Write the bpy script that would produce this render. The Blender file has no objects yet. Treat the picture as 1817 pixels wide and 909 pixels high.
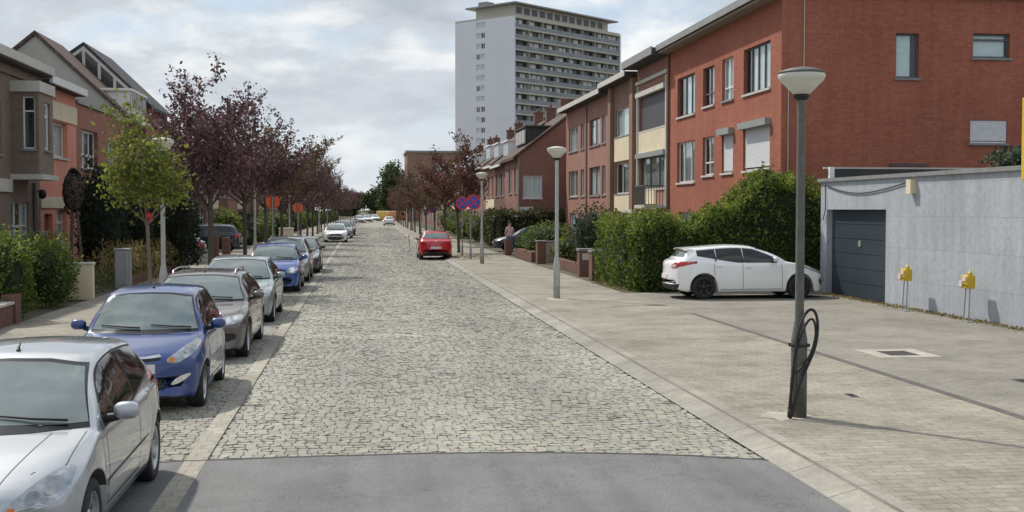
import bpy, bmesh, math, random
import numpy as np
from mathutils import Vector, Matrix
from mathutils.bvhtree import BVHTree
R = math.radians
scene = bpy.context.scene
COL = scene.collection
rng = random.Random(7)
H_CAM = 2.5

def bend(y):
    """the far street drifts gently to the right"""
    return 6e-5 * (y - 90) ** 2 if y > 90 else 0.0

# ------------------------------------------------------------------ materials
def new_mat(name):
    m = bpy.data.materials.new(name); m.use_nodes = True
    nt = m.node_tree
    return m, nt, nt.nodes, nt.links, nt.nodes['Principled BSDF']

def nz(nodes, links, coord, scale, detail=4, rough=.6):
    n = nodes.new('ShaderNodeTexNoise'); n.inputs['Scale'].default_value = scale
    n.inputs['Detail'].default_value = detail; n.inputs['Roughness'].default_value = rough
    links.new(coord, n.inputs['Vector']); return n

def mixc(nodes, links, fac, a, b, typ='MIX'):
    m = nodes.new('ShaderNodeMix'); m.data_type = 'RGBA'; m.blend_type = typ
    for sock, v in ((m.inputs[0], fac), (m.inputs[6], a), (m.inputs[7], b)):
        if isinstance(v, (int, float)): sock.default_value = v
        elif isinstance(v, tuple): sock.default_value = (*v[:3], 1)
        else: links.new(v, sock)
    return m.outputs[2]

def ramp(nodes, links, fac, stops):
    r = nodes.new('ShaderNodeValToRGB'); links.new(fac, r.inputs[0])
    e = r.color_ramp.elements
    while len(e) < len(stops): e.new(.5)
    for i, (p, c) in enumerate(stops):
        e[i].position = p; e[i].color = (*c, 1) if isinstance(c, tuple) else (c, c, c, 1)
    return r.outputs[0]

def plain(name, col, rough=.6, metal=0, var=.12, scale=3, bump=0, bscale=60, coat=0, spec=.5):
    m, nt, N, L, b = new_mat(name)
    tc = N.new('ShaderNodeTexCoord')
    n = nz(N, L, tc.outputs['Object'], scale)
    k = ramp(N, L, n.outputs['Fac'], [(.3, 1 - var), (.7, 1 + var * .6)])
    c = mixc(N, L, 1.0, col, k, 'MULTIPLY'); L.new(c, b.inputs['Base Color'])
    b.inputs['Roughness'].default_value = rough; b.inputs['Metallic'].default_value = metal
    b.inputs['Coat Weight'].default_value = coat; b.inputs['Coat Roughness'].default_value = .04
    b.inputs['Specular IOR Level'].default_value = spec
    if bump:
        n2 = nz(N, L, tc.outputs['Object'], bscale, 5)
        bp = N.new('ShaderNodeBump'); bp.inputs['Strength'].default_value = bump; bp.inputs['Distance'].default_value = .02
        L.new(n2.outputs['Fac'], bp.inputs['Height']); L.new(bp.outputs[0], b.inputs['Normal'])
    return m

def brick(name, c1, c2, mortar, bw=.22, rh=.068, ms=.011, stain=.25, rough=.9, offset=.5, bias=0.0, bump=.35, st_scale=.35, streak=0, patchy=0):
    m, nt, N, L, b = new_mat(name)
    uv = N.new('ShaderNodeUVMap')
    t = N.new('ShaderNodeTexBrick'); L.new(uv.outputs[0], t.inputs['Vector'])
    t.inputs['Color1'].default_value = (*c1, 1); t.inputs['Color2'].default_value = (*c2, 1); t.inputs['Mortar'].default_value = (*mortar, 1)
    t.inputs['Scale'].default_value = 1; t.inputs['Mortar Size'].default_value = ms; t.inputs['Mortar Smooth'].default_value = .2
    t.inputs['Brick Width'].default_value = bw; t.inputs['Row Height'].default_value = rh; t.offset = offset; t.inputs['Bias'].default_value = bias
    n = nz(N, L, uv.outputs[0], st_scale, 6, .65)
    k = ramp(N, L, n.outputs['Fac'], [(.3, 1 - stain), (.7, 1 + stain * .5)])
    n3 = nz(N, L, uv.outputs[0], 7, 4, .7)
    k3 = ramp(N, L, n3.outputs['Fac'], [(.3, .86), (.7, 1.1)])
    c = mixc(N, L, 1.0, mixc(N, L, 1.0, t.outputs['Color'], k, 'MULTIPLY'), k3, 'MULTIPLY')
    if streak:
        mp = N.new('ShaderNodeMapping'); mp.inputs['Scale'].default_value = (3.2, .22, 1); L.new(uv.outputs[0], mp.inputs[0])
        c = mixc(N, L, 1.0, c, ramp(N, L, nz(N, L, mp.outputs[0], 1.0, 6, .7).outputs['Fac'], [(.35, 1 - streak), (.6, 1.04)]), 'MULTIPLY')
    if patchy:
        c = mixc(N, L, 1.0, c, ramp(N, L, nz(N, L, uv.outputs[0], .9, 7, .72).outputs['Fac'], [(.36, 1 - patchy), (.5, 1.0), (.66, 1 + patchy * .5)]), 'MULTIPLY')
        c = mixc(N, L, 1.0, c, ramp(N, L, nz(N, L, uv.outputs[0], 28, 3, .8).outputs['Fac'], [(.3, .86), (.7, 1.1)]), 'MULTIPLY')
    L.new(c, b.inputs['Base Color']); b.inputs['Roughness'].default_value = rough
    b.inputs['Specular IOR Level'].default_value = .25
    if bump:
        inv = N.new('ShaderNodeMath'); inv.operation = 'SUBTRACT'; inv.inputs[0].default_value = 1; L.new(t.outputs['Fac'], inv.inputs[1])
        bp = N.new('ShaderNodeBump'); bp.inputs['Strength'].default_value = bump; bp.inputs['Distance'].default_value = .006
        L.new(inv.outputs[0], bp.inputs['Height']); L.new(bp.outputs[0], b.inputs['Normal'])
    return m

def leafmat(name, c1, c2, c3, trans=.3):
    m, nt, N, L, b = new_mat(name)
    g = N.new('ShaderNodeNewGeometry')
    c = ramp(N, L, g.outputs['Random Per Island'], [(0, c1), (.55, c2), (1, c3)])
    tc = N.new('ShaderNodeTexCoord'); n = nz(N, L, tc.outputs['Object'], 1.3, 3)
    k = ramp(N, L, n.outputs['Fac'], [(.35, .7), (.65, 1.25)])
    c = mixc(N, L, 1.0, c, k, 'MULTIPLY')
    L.new(c, b.inputs['Base Color']); b.inputs['Roughness'].default_value = .6
    b.inputs['Specular IOR Level'].default_value = .3
    tr = N.new('ShaderNodeBsdfTranslucent'); L.new(c, tr.inputs['Color'])
    mx = N.new('ShaderNodeMixShader'); mx.inputs[0].default_value = trans
    L.new(b.outputs[0], mx.inputs[1]); L.new(tr.outputs[0], mx.inputs[2])
    L.new(mx.outputs[0], N['Material Output'].inputs['Surface'])
    return m

def glassmat(name, tint=(.9, .95, .95), ior=1.6, rough=.02):
    m, nt, N, L, b = new_mat(name)
    N.remove(b)
    tr = N.new('ShaderNodeBsdfTransparent'); tr.inputs[0].default_value = (*tint, 1)
    gl = N.new('ShaderNodeBsdfGlossy'); gl.inputs['Roughness'].default_value = rough
    lw = N.new('ShaderNodeLayerWeight'); lw.inputs['Blend'].default_value = .5
    pw = N.new('ShaderNodeMath'); pw.operation = 'POWER'; L.new(lw.outputs['Facing'], pw.inputs[0]); pw.inputs[1].default_value = 4.5
    fr = N.new('ShaderNodeMath'); fr.operation = 'MULTIPLY_ADD'; L.new(pw.outputs[0], fr.inputs[0]); fr.inputs[1].default_value = .85; fr.inputs[2].default_value = .05
    mx = N.new('ShaderNodeMixShader')
    L.new(fr.outputs[0], mx.inputs[0]); L.new(tr.outputs[0], mx.inputs[1]); L.new(gl.outputs[0], mx.inputs[2])
    L.new(mx.outputs[0], N['Material Output'].inputs['Surface'])
    return m

def attr_stone(name):
    m, nt, N, L, b = new_mat(name)
    a = N.new('ShaderNodeAttribute'); a.attribute_name = 'stone'
    tc = N.new('ShaderNodeTexCoord')
    n = nz(N, L, tc.outputs['Object'], 22, 4, .7)
    k = ramp(N, L, n.outputs['Fac'], [(.3, .78), (.7, 1.14)])
    c = mixc(N, L, 1.0, a.outputs['Color'], k, 'MULTIPLY')
    L.new(c, b.inputs['Base Color']); b.inputs['Roughness'].default_value = .62
    b.inputs['Specular IOR Level'].default_value = .4
    n2 = nz(N, L, tc.outputs['Object'], 40, 4)
    bp = N.new('ShaderNodeBump'); bp.inputs['Strength'].default_value = .4; bp.inputs['Distance'].default_value = .01
    L.new(n2.outputs['Fac'], bp.inputs['Height']); L.new(bp.outputs[0], b.inputs['Normal'])
    return m

def paint(name, col, metal=.35, rough=.35):
    m = plain(name, col, rough, metal, .05, 2, coat=1.0); return m

M = {}
def asphalt_mat():
    m, nt, N, L, b = new_mat('asphalt'); tc = N.new('ShaderNodeTexCoord')
    g1 = ramp(N, L, nz(N, L, tc.outputs['Object'], 75, 3, .8).outputs['Fac'], [(.32, .62), (.5, 1.0), (.68, 1.4)])
    g2 = ramp(N, L, nz(N, L, tc.outputs['Object'], .8, 6, .7).outputs['Fac'], [(.35, .86), (.6, 1.08)])
    mp = N.new('ShaderNodeMapping'); mp.inputs['Scale'].default_value = (1.6, .12, 1); L.new(tc.outputs['Object'], mp.inputs[0])
    g3 = ramp(N, L, nz(N, L, mp.outputs[0], 1.3, 4, .6).outputs['Fac'], [(.38, .88), (.58, 1.06)])
    c = mixc(N, L, 1.0, mixc(N, L, 1.0, mixc(N, L, 1.0, (.155, .154, .152), g1, 'MULTIPLY'), g2, 'MULTIPLY'), g3, 'MULTIPLY')
    v = N.new('ShaderNodeTexVoronoi'); v.feature = 'DISTANCE_TO_EDGE'; v.inputs['Scale'].default_value = .55
    wn = nz(N, L, tc.outputs['Object'], 2.5, 5, .7); mv = N.new('ShaderNodeVectorMath'); mv.operation = 'ADD'; L.new(tc.outputs['Object'], mv.inputs[0]); L.new(wn.outputs['Color'], mv.inputs[1]); L.new(mv.outputs[0], v.inputs['Vector'])
    ck = ramp(N, L, v.outputs['Distance'], [(0.0, .72), (.012, 1.0)]); c = mixc(N, L, 1.0, c, ck, 'MULTIPLY')
    L.new(c, b.inputs['Base Color']); b.inputs['Roughness'].default_value = .82; b.inputs['Specular IOR Level'].default_value = .35
    bp = N.new('ShaderNodeBump'); bp.inputs['Strength'].default_value = .5; bp.inputs['Distance'].default_value = .01
    L.new(nz(N, L, tc.outputs['Object'], 120, 3, .7).outputs['Fac'], bp.inputs['Height']); L.new(bp.outputs[0], b.inputs['Normal'])
    return m
M['asphalt'] = asphalt_mat()
M['band_setts'] = brick('band_setts', (.38, .355, .295), (.34, .315, .262), (.29, .27, .22), .21, .21, .012, .3, patchy=.15)
M['setts'] = attr_stone('setts')
M['concrete'] = plain('concrete', (.40, .37, .31), .9, 0, .3, 4, .4, 90)
M['kerb'] = brick('kerbstone', (.34, .318, .272), (.29, .272, .235), (.16, .15, .12), 40.0, 1.0, .010, .3, patchy=.2)
M['tiles'] = brick('paving', (.315, .29, .236), (.272, .25, .203), (.20, .18, .138), .30, .15, .009, .22, .9, .5, 0, .3, patchy=.26)
M['drive'] = brick('drive_paving', (.285, .265, .222), (.245, .227, .19), (.195, .18, .148), .22, .11, .008, .25, .9, patchy=.2)
M['tilesleft'] = brick('left_paving', (.32, .29, .24), (.27, .25, .21), (.2, .18, .15), .30, .30, .01, .25, .9)
M['earth'] = plain('earth', (.10, .085, .05), .95, 0, .4, 1.2, .6, 20)
M['drain'] = plain('drain', (.10, .085, .08), .8, 0, .3, 6, .3, 60)
M['iron'] = plain('iron', (.11, .09, .09), .6, .3, .3, 8, .3, 100)
M['red_brick'] = brick('red_brick', (.40, .135, .084), (.325, .103, .062), (.31, .13, .095), stain=.16, streak=.12)
M['brown_brick'] = brick('brown_brick', (.31, .185, .135), (.255, .15, .11), (.25, .18, .14), stain=.16)
M['rose_brick'] = brick('rose_brick', (.38, .19, .145), (.32, .155, .118), (.31, .19, .15), stain=.18)
M['gable_brick'] = brick('gable_brick', (.31, .16, .125), (.25, .128, .10), (.24, .14, .115), stain=.18)
M['dark_brick'] = brick('dark_brick', (.25, .185, .145), (.20, .148, .116), (.23, .195, .165), stain=.2)
M['wall_brick'] = brick('wall_brick', (.20, .095, .072), (.16, .074, .056), (.17, .12, .10), stain=.25)
M['salmon'] = plain('salmon', (.66, .27, .18), .85, 0, .1, .8, .2, 30)
M['left_brick'] = brick('left_brick', (.36, .15, .105), (.31, .125, .09), (.3, .18, .14), stain=.15)
M['cream'] = plain('cream', (.66, .57, .40), .8, 0, .08, 1)
M['white'] = plain('white_paint', (.72, .72, .70), .55, 0, .07, 2)
M['offwhite'] = plain('offwhite', (.52, .50, .455), .7, 0, .1, 2)
M['stone'] = plain('bluestone', (.22, .22, .215), .75, 0, .2, 5)
M['fascia'] = plain('fascia', (.26, .26, .255), .6, 0, .15, 2)
M['soffit'] = plain('soffit', (.26, .22, .18), .8, 0, .1, 2)
M['roof_grey'] = brick('roof_grey', (.34, .33, .30), (.30, .29, .265), (.20, .19, .17), .35, .3, .012, .22, .85)
M['roof_tile'] = brick('roof_tile', (.15, .10, .078), (.115, .08, .065), (.06, .045, .04), .24, .32, .025, .25, .85)
M['roof_dark'] = brick('roof_dark', (.07, .068, .072), (.055, .055, .06), (.03, .03, .03), .3, .3, .015, .2, .7)
M['roofing'] = plain('roofing', (.06, .06, .06), .9, 0, .2, 1, .3, 30)
M['garage'] = brick('garage_render', (.40, .425, .46), (.37, .392, .43), (.33, .35, .385), 1.5, .78, .010, .12, .9, .35, 0, .35, .6, streak=.14)
M['garage_door'] = plain('garage_door', (.035, .050, .062), .45, 0, .12, 1.5)
M['frame_white'] = plain('frame_white', (.70, .71, .71), .4, 0, .04)
M['frame_dark'] = plain('frame_dark', (.10, .10, .105), .5, 0, .1)
M['frame_brown'] = plain('frame_brown', (.16, .09, .06), .6, 0, .15)
M['glass'] = glassmat('window_glass')
M['curtain'] = plain('curtain', (.80, .82, .84), .9, 0, .12, 6)
M['greycurtain'] = plain('grey_curtain', (.38, .37, .36), .9, 0, .15, 4)
M['blind'] = brick('roller_blind', (.66, .67, .69), (.64, .65, .67), (.50, .51, .53), 9, .055, .007, .05, .6)
M['dark_blind'] = brick('dark_blind', (.085, .08, .085), (.075, .07, .075), (.05, .05, .05), 9, .07, .008, .08, .5)
M['metal'] = plain('galvanised', (.36, .37, .36), .55, .5, .15, 8)
M['post_dark'] = plain('post_dark', (.115, .115, .10), .6, .1, .25, 8)
M['post_light'] = plain('post_light', (.42, .42, .39), .6, .1, .18, 5)
M['lamp_glass'] = plain('lamp_bowl', (.62, .60, .52), .35, 0, .08, 6)
M['black'] = plain('black_rubber', (.012, .012, .013), .6, 0, .1)
M['black_gloss'] = plain('black_gloss', (.010, .010, .011), .15, 0, .05)
M['tyre'] = plain('tyre', (.020, .020, .021), .8, 0, .2)
M['rim'] = plain('rim', (.42, .43, .44), .3, .85, .08)
M['rim_dark'] = plain('rim_dark', (.03, .03, .032), .35, .5, .08)
M['car_glass'] = plain('car_glass', (.20, .24, .23), .05, .4, .3, 1.5, coat=.8, spec=.9)
M['side_glass'] = plain('side_glass', (.012, .014, .015), .05, 0, .3, 2, spec=.6)
M['cladding'] = plain('cladding', (.40, .385, .345), .85, 0, .12, .7, .2, 20)
M['reflector'] = plain('reflector', (.26, .275, .29), .15, .6, .3, 14, coat=1)
M['headlamp'] = plain('headlamp', (.40, .42, .44), .10, .6, .5, 11, coat=1)
M['lamp_inner'] = plain('lamp_inner', (.78, .80, .82), .1, .8, .2, 6, coat=1)
M['amber'] = plain('amber', (.75, .20, .03), .25, 0, .1)
M['red_lens'] = plain('red_lens', (.45, .015, .02), .18, 0, .2, 12, coat=.6)
M['clear_lens'] = plain('clear_lens', (.62, .55, .56), .2, 0, .15, 12, coat=.6)
M['chrome'] = plain('chrome', (.65, .66, .67), .12, 1, .03)
M['plate'] = plain('plate', (.66, .58, .58), .5, 0, .05)
M['bark'] = plain('bark', (.085, .068, .055), .9, 0, .35, 9, .6, 40)
M['bark_light'] = plain('bark_light', (.17, .13, .10), .9, 0, .3, 9, .5, 40)
M['plum'] = leafmat('plum_leaf', (.075, .042, .050), (.125, .066, .072), (.20, .105, .095), .3)
M['plum_red'] = leafmat('plum_leaf_red', (.085, .040, .038), (.145, .062, .050), (.21, .095, .065), .3)
M['plum_mixed'] = leafmat('plum_leaf_mixed', (.085, .040, .036), (.14, .075, .050), (.13, .15, .05), .3)
M['young'] = leafmat('young_leaf', (.095, .125, .024), (.17, .205, .036), (.27, .27, .055), .45)
M['hedge'] = leafmat('hedge_leaf', (.042, .078, .016), (.105, .165, .028), (.20, .25, .045), .5)
M['hedge_light'] = leafmat('hedge_leaf_light', (.14, .18, .036), (.22, .265, .046), (.32, .34, .07), .5)
M['yew'] = leafmat('yew_leaf', (.010, .020, .010), (.020, .034, .014), (.038, .055, .022), .2)
M['topiary'] = leafmat('topiary_leaf', (.005, .006, .005), (.009, .009, .008), (.016, .015, .012), .15)
M['clipped'] = leafmat('clipped_leaf', (.040, .050, .018), (.065, .078, .026), (.11, .115, .042), .25)
M['shrub'] = leafmat('shrub_leaf', (.065, .10, .026), (.12, .165, .042), (.21, .25, .09), .45)
M['grass_dry'] = leafmat('dry_grass', (.16, .13, .05), (.26, .20, .08), (.36, .28, .12), .3)
M['laurel'] = leafmat('laurel_leaf', (.022, .042, .020), (.045, .075, .032), (.12, .15, .09), .25)
M['far_tree'] = leafmat('far_leaf', (.030, .052, .018), (.055, .085, .026), (.10, .135, .038), .3)
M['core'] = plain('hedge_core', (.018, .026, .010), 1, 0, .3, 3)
M['core_dark'] = plain('yew_core', (.008, .012, .007), 1, 0, .3, 3)
M['yellow'] = plain('yellow_paint', (.62, .42, .03), .5, 0, .12, 5)
M['orange'] = plain('orange_sign', (.72, .11, .03), .5, 0, .08, 5)
M['sign_red'] = plain('sign_red', (.60, .02, .03), .4, 0, .05)
M['sign_blue'] = plain('sign_blue', (.015, .10, .50), .4, 0, .05)
M['sign_back'] = plain('sign_back', (.30, .31, .32), .5, .5, .1)
M['skin'] = plain('skin', (.5, .3, .22), .6, 0, .05)
M['pink_cloth'] = plain('pink_cloth', (.62, .42, .44), .9, 0, .08)
M['jeans'] = plain('jeans', (.10, .14, .25), .9, 0, .1)
M['hair'] = plain('hair', (.06, .04, .025), .7, 0, .1)
M['tower_white'] = plain('tower_white', (.70, .72, .77), .8, 0, .06, .06)
M['tower_slab'] = plain('tower_slab', (.48, .46, .40), .8, 0, .08, .1)
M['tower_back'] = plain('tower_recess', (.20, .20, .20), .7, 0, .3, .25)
M['rail_glass'] = plain('rail_glass', (.20, .22, .235), .25, 0, .3, .3)
M['tower_pane'] = plain('tower_pane', (.05, .055, .06), .1, 0, .3, .4)
M['door_red'] = plain('door_red', (.22, .06, .04), .6, 0, .1)
M['door_white'] = plain('door_white', (.62, .62, .60), .5, 0, .05)
M['flowers'] = leafmat('flowers', (.35, .15, .18), (.55, .28, .30), (.10, .14, .04), .2)

# ------------------------------------------------------------------ mesh builder
def wloc(o):
    v = Vector((0, 0, 0))
    while o is not None: v += o.location; o = o.parent
    return v

class MB:
    def __init__(s): s.v = []; s.f = []; s.mi = []; s.sm = []
    def face(s, pts, m=0, smooth=False):
        i = len(s.v); s.v += [tuple(p) for p in pts]; s.f.append(tuple(range(i, i + len(pts)))); s.mi.append(m); s.sm.append(smooth); return s
    def mesh(s, vs, fs, m=0, smooth=False):
        i = len(s.v); s.v += [tuple(p) for p in vs]
        for f in fs: s.f.append(tuple(i + k for k in f)); s.mi.append(m); s.sm.append(smooth)
        return s
    def box(s, x0, x1, y0, y1, z0, z1, m=0):
        vs = [(x0, y0, z0), (x1, y0, z0), (x1, y1, z0), (x0, y1, z0), (x0, y0, z1), (x1, y0, z1), (x1, y1, z1), (x0, y1, z1)]
        return s.mesh(vs, [(3, 2, 1, 0), (4, 5, 6, 7), (0, 1, 5, 4), (1, 2, 6, 5), (2, 3, 7, 6), (3, 0, 4, 7)], m)
    def fbox(s, fr, u0, u1, z0, z1, d0, d1, m=0):
        vs = [fr.p(u, z, d) for z in (z0, z1) for u, d in ((u0, d0), (u1, d0), (u1, d1), (u0, d1))]
        return s.mesh(vs, [(3, 2, 1, 0), (4, 5, 6, 7), (0, 1, 5, 4), (1, 2, 6, 5), (2, 3, 7, 6), (3, 0, 4, 7)], m)
    def prism(s, poly, d, m=0):
        """closed polygon (3d points) extruded by vector d"""
        n = len(poly); a = [Vector(p) for p in poly]; b = [p + Vector(d) for p in a]
        fs = [tuple(range(n - 1, -1, -1)), tuple(range(n, 2 * n))] + [(i, (i + 1) % n, n + (i + 1) % n, n + i) for i in range(n)]
        return s.mesh(a + b, fs, m)
    def tube(s, pts, rad, n=8, m=0, caps=True):
        pts = [Vector(p) for p in pts]; k = len(pts)
        rad = rad if isinstance(rad, (list, tuple)) else [rad] * k
        vs = []; up = None
        for i, p in enumerate(pts):
            t = (pts[min(i + 1, k - 1)] - pts[max(i - 1, 0)]).normalized()
            if up is None: up = Vector((1, 0, 0)) if abs(t.x) < .9 else Vector((0, 1, 0))
            a = (up - t * up.dot(t)).normalized(); b = t.cross(a); up = a
            vs += [p + (a * math.cos(2 * math.pi * j / n) + b * math.sin(2 * math.pi * j / n)) * rad[i] for j in range(n)]
        fs = [(i * n + j, i * n + (j + 1) % n, (i + 1) * n + (j + 1) % n, (i + 1) * n + j) for i in range(k - 1) for j in range(n)]
        s.mesh(vs, fs, m, True)
        if caps:
            s.face([vs[j] for j in range(n - 1, -1, -1)], m); s.face([vs[(k - 1) * n + j] for j in range(n)], m)
        return s
    def lathe(s, prof, c=(0, 0, 0), n=16, axis='z', m=0, smooth=True):
        c = Vector(c); vs = []
        for r, h in prof:
            for j in range(n):
                a = 2 * math.pi * j / n; p = (r * math.cos(a), r * math.sin(a), h)
                if axis == 'x': p = (h, p[0], p[1])
                if axis == 'y': p = (p[0], h, p[1])
                vs.append(c + Vector(p))
        fs = [(i * n + j, i * n + (j + 1) % n, (i + 1) * n + (j + 1) % n, (i + 1) * n + j) for i in range(len(prof) - 1) for j in range(n)]
        return s.mesh(vs, fs, m, smooth)
    def ball(s, c, r, nu=12, nv=8, m=0, e=1.0):
        c = Vector(c); r = Vector(r) if not isinstance(r, (int, float)) else Vector((r, r, r)); vs = []
        sp = lambda t: math.copysign(abs(t) ** e, t)
        for i in range(nv + 1):
            th = math.pi * i / nv
            for j in range(nu):
                ph = 2 * math.pi * j / nu
                vs.append((c.x + r.x * sp(math.sin(th)) * sp(math.cos(ph)), c.y + r.y * sp(math.sin(th)) * sp(math.sin(ph)), c.z + r.z * sp(math.cos(th))))
        fs = [((i + 1) * nu + j, (i + 1) * nu + (j + 1) % nu, i * nu + (j + 1) % nu, i * nu + j) for i in range(nv) for j in range(nu)]
        return s.mesh(vs, fs, m, True)
    def build(s, name, mats, parent=None, loc=None, bevel=0):
        base = wloc(parent) if parent is not None else Vector(loc or (0, 0, 0))
        V = np.array(s.v, dtype=float).reshape(-1, 3) - np.array(base)
        me = bpy.data.meshes.new(name)
        me.from_pydata(V.tolist(), [], s.f); me.update()
        for m in (mats if isinstance(mats, (list, tuple)) else [mats]): me.materials.append(m)
        me.polygons.foreach_set('material_index', s.mi); me.polygons.foreach_set('use_smooth', s.sm)
        uvl = me.uv_layers.new(name='UVMap')
        nl = len(me.loops); vi = np.empty(nl, int); me.loops.foreach_get('vertex_index', vi)
        npoly = len(me.polygons); nr = np.empty(npoly * 3); me.polygons.foreach_get('normal', nr); nr = nr.reshape(-1, 3)
        lt = np.empty(npoly, int); me.polygons.foreach_get('loop_total', lt)
        ln = np.repeat(nr, lt, axis=0); P = np.array(s.v, dtype=float).reshape(-1, 3)[vi]
        az = np.abs(ln[:, 2]) > .85; axx = (~az) & (np.abs(ln[:, 0]) > np.abs(ln[:, 1])); ay = ~(az | axx)
        uv = np.zeros((nl, 2)); uv[az] = P[az][:, [0, 1]]; uv[axx] = P[axx][:, [1, 2]]; uv[ay] = P[ay][:, [0, 2]]
        uvl.data.foreach_set('uv', uv.ravel())
        o = bpy.data.objects.new(name, me); COL.objects.link(o)
        if parent is not None: o.parent = parent
        else: o.location = base
        if bevel:
            b = o.modifiers.new('bevel', 'BEVEL'); b.width = bevel; b.segments = 2; b.limit_method = 'ANGLE'
        return o

def tag(o, label, cat, group=None, kind=None):
    if label: o['label'] = label
    if cat: o['category'] = cat
    if group: o['group'] = group
    if kind: o['kind'] = kind
    return o
def struct(o, kind='structure'): o['kind'] = kind; return o
def empty(name, loc, label, cat, group=None):
    o = bpy.data.objects.new(name, None); COL.objects.link(o); o.location = loc; o.empty_display_size = .3
    return tag(o, label, cat, group)
def kids(o): return [c for c in bpy.data.objects if c.parent == o]
def copy_tree(src, loc, rot=None, label=None, scale=None, childmap=None):
    """copy a thing with its parts and their sub-parts"""
    def rec(o, par):
        c = o.copy(); COL.objects.link(c)
        if par is not None: c.parent = par
        for k in CH.get(o, []): CH.setdefault(c, []).append(rec(k, c))
        return c
    CH = {}
    for k in bpy.data.objects:
        if k.parent is not None: CH.setdefault(k.parent, []).append(k)
    r = rec(src, None); r.location = loc
    if rot is not None: r.rotation_euler.z = rot
    if label: r['label'] = label
    if scale: r.scale = scale
    return r

class Frame:
    def __init__(s, O, U, n): s.O = Vector(O); s.U = Vector(U).normalized(); s.n = Vector(n).normalized()
    def p(s, u, z, d=0): return s.O + s.U * u + Vector((0, 0, z)) + s.n * d

def facade(mb, fr, u0, u1, z0, z1, ops, rec=.14, m=0):
    us = sorted({u0, u1, *[u for o in ops for u in o[:2]]}); zs = sorted({z0, z1, *[z for o in ops for z in o[2:4]]})
    for a, b in zip(us, us[1:]):
        for c, d in zip(zs, zs[1:]):
            mu, mz = (a + b) / 2, (c + d) / 2
            if any(o[0] < mu < o[1] and o[2] < mz < o[3] for o in ops): continue
            mb.face([fr.p(a, c), fr.p(b, c), fr.p(b, d), fr.p(a, d)], m)
    for a, b, c, d in [o[:4] for o in ops]:
        for (p, q), (r, t) in (((a, c), (b, c)), ((b, c), (b, d)), ((b, d), (a, d)), ((a, d), (a, c))):
            mb.face([fr.p(p, q), fr.p(r, t), fr.p(r, t, -rec), fr.p(p, q, -rec)], m)

def window(par, fr, u0, u1, z0, z1, mull=(), trans=(), fm='frame_white', rec=.1, cur=None, sill='stone', shut=None, case=None, w=.055, glass=True):
    mb = MB(); d0, d1 = -rec - .05, -rec
    mb.fbox(fr, u0, u0 + w, z0, z1, d0, d1); mb.fbox(fr, u1 - w, u1, z0, z1, d0, d1)
    mb.fbox(fr, u0 + w, u1 - w, z0, z0 + w, d0, d1); mb.fbox(fr, u0 + w, u1 - w, z1 - w, z1, d0, d1)
    for t in mull:
        u = u0 + t * (u1 - u0); mb.fbox(fr, u - w / 2, u + w / 2, z0 + w, z1 - w, d0, d1 + .003)
    for t in trans:
        z = z0 + t * (z1 - z0); mb.fbox(fr, u0 + w, u1 - w, z - w / 2, z + w / 2, d0, d1 + .006)
    f = mb.build('window', M[fm], par)
    if glass: MB().fbox(fr, u0 + w, u1 - w, z0 + w, z1 - w, d0 + .015, d0 + .025).build('pane', M['glass'], f)
    if sill: MB().fbox(fr, u0 - .06, u1 + .06, z0 - .075, z0 - .002, -rec + .002, .06).build('sill', M[sill], f)
    if cur:
        cm, ranges = cur
        cb = MB()
        for (a, b) in ranges:
            ua, ub = u0 + a * (u1 - u0), u0 + b * (u1 - u0); n = max(8, int((ub - ua) / .045))
            pts = [(ua + (ub - ua) * i / n, -rec - .068 + .0035 * math.sin(i * 2.1) + .003 * math.sin(i * .9)) for i in range(n + 1)]
            for (p, e), (q, g) in zip(pts, pts[1:]):
                cb.face([fr.p(p, z0 - .05, e), fr.p(q, z0 - .05, g), fr.p(q, z1 + .05, g), fr.p(p, z1 + .05, e)], 0, True)
        cb.build('curtain', M[cm], f)
    if shut:
        sm, t = shut
        MB().fbox(fr, u0 + .01, u1 - .01, z0 + (1 - t) * (z1 - z0), z1 - .01, -rec + .008, -rec + .03).build('shutter', M[sm], f)
    if case:
        MB().fbox(fr, u0 - .08, u1 + .08, z1 - .02, z1 + .2, .002, .2).build('shutter_case', M[case], f)
    return f

def chaikin(P, n=2, closed=True):
    P = [Vector(p) for p in P]
    for _ in range(n):
        Q = []
        for i in range(len(P) if closed else len(P) - 1):
            a, b = P[i], P[(i + 1) % len(P)]; Q += [a * .75 + b * .25, a * .25 + b * .75]
        P = Q if closed else [P[0]] + Q + [P[-1]]
    return P

# ------------------------------------------------------------------ world, sun, camera
w = bpy.data.worlds.new('World'); scene.world = w; w.use_nodes = True
N, L = w.node_tree.nodes, w.node_tree.links
bg = N['Background']; bg.inputs['Strength'].default_value = .115
SUN_EL, SUN_AZ = 50, math.atan2(-1.6, 2.0)          # azimuth measured from +Y towards +X
sky = N.new('ShaderNodeTexSky'); sky.sky_type = 'NISHITA'; sky.sun_disc = False
sky.sun_elevation = R(SUN_EL); sky.sun_rotation = SUN_AZ; sky.altitude = 20; sky.dust_density = 2.0; sky.ozone_density = 1.2
tc = N.new('ShaderNodeTexCoord'); sp = N.new('ShaderNodeSeparateXYZ'); L.new(tc.outputs['Generated'], sp.inputs[0])
def mth(op, a, b=None):
    n = N.new('ShaderNodeMath'); n.operation = op
    for i, v in enumerate((a, b)):
        if v is None: continue
        if isinstance(v, (int, float)): n.inputs[i].default_value = v
        else: L.new(v, n.inputs[i])
    return n.outputs[0]
zz = mth('ADD', mth('MAXIMUM', sp.outputs[2], 0.0), .30)
cb = N.new('ShaderNodeCombineXYZ'); L.new(mth('DIVIDE', sp.outputs[0], zz), cb.inputs[0]); L.new(mth('DIVIDE', sp.outputs[1], zz), cb.inputs[1]); cb.inputs[2].default_value = 3.7
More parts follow.
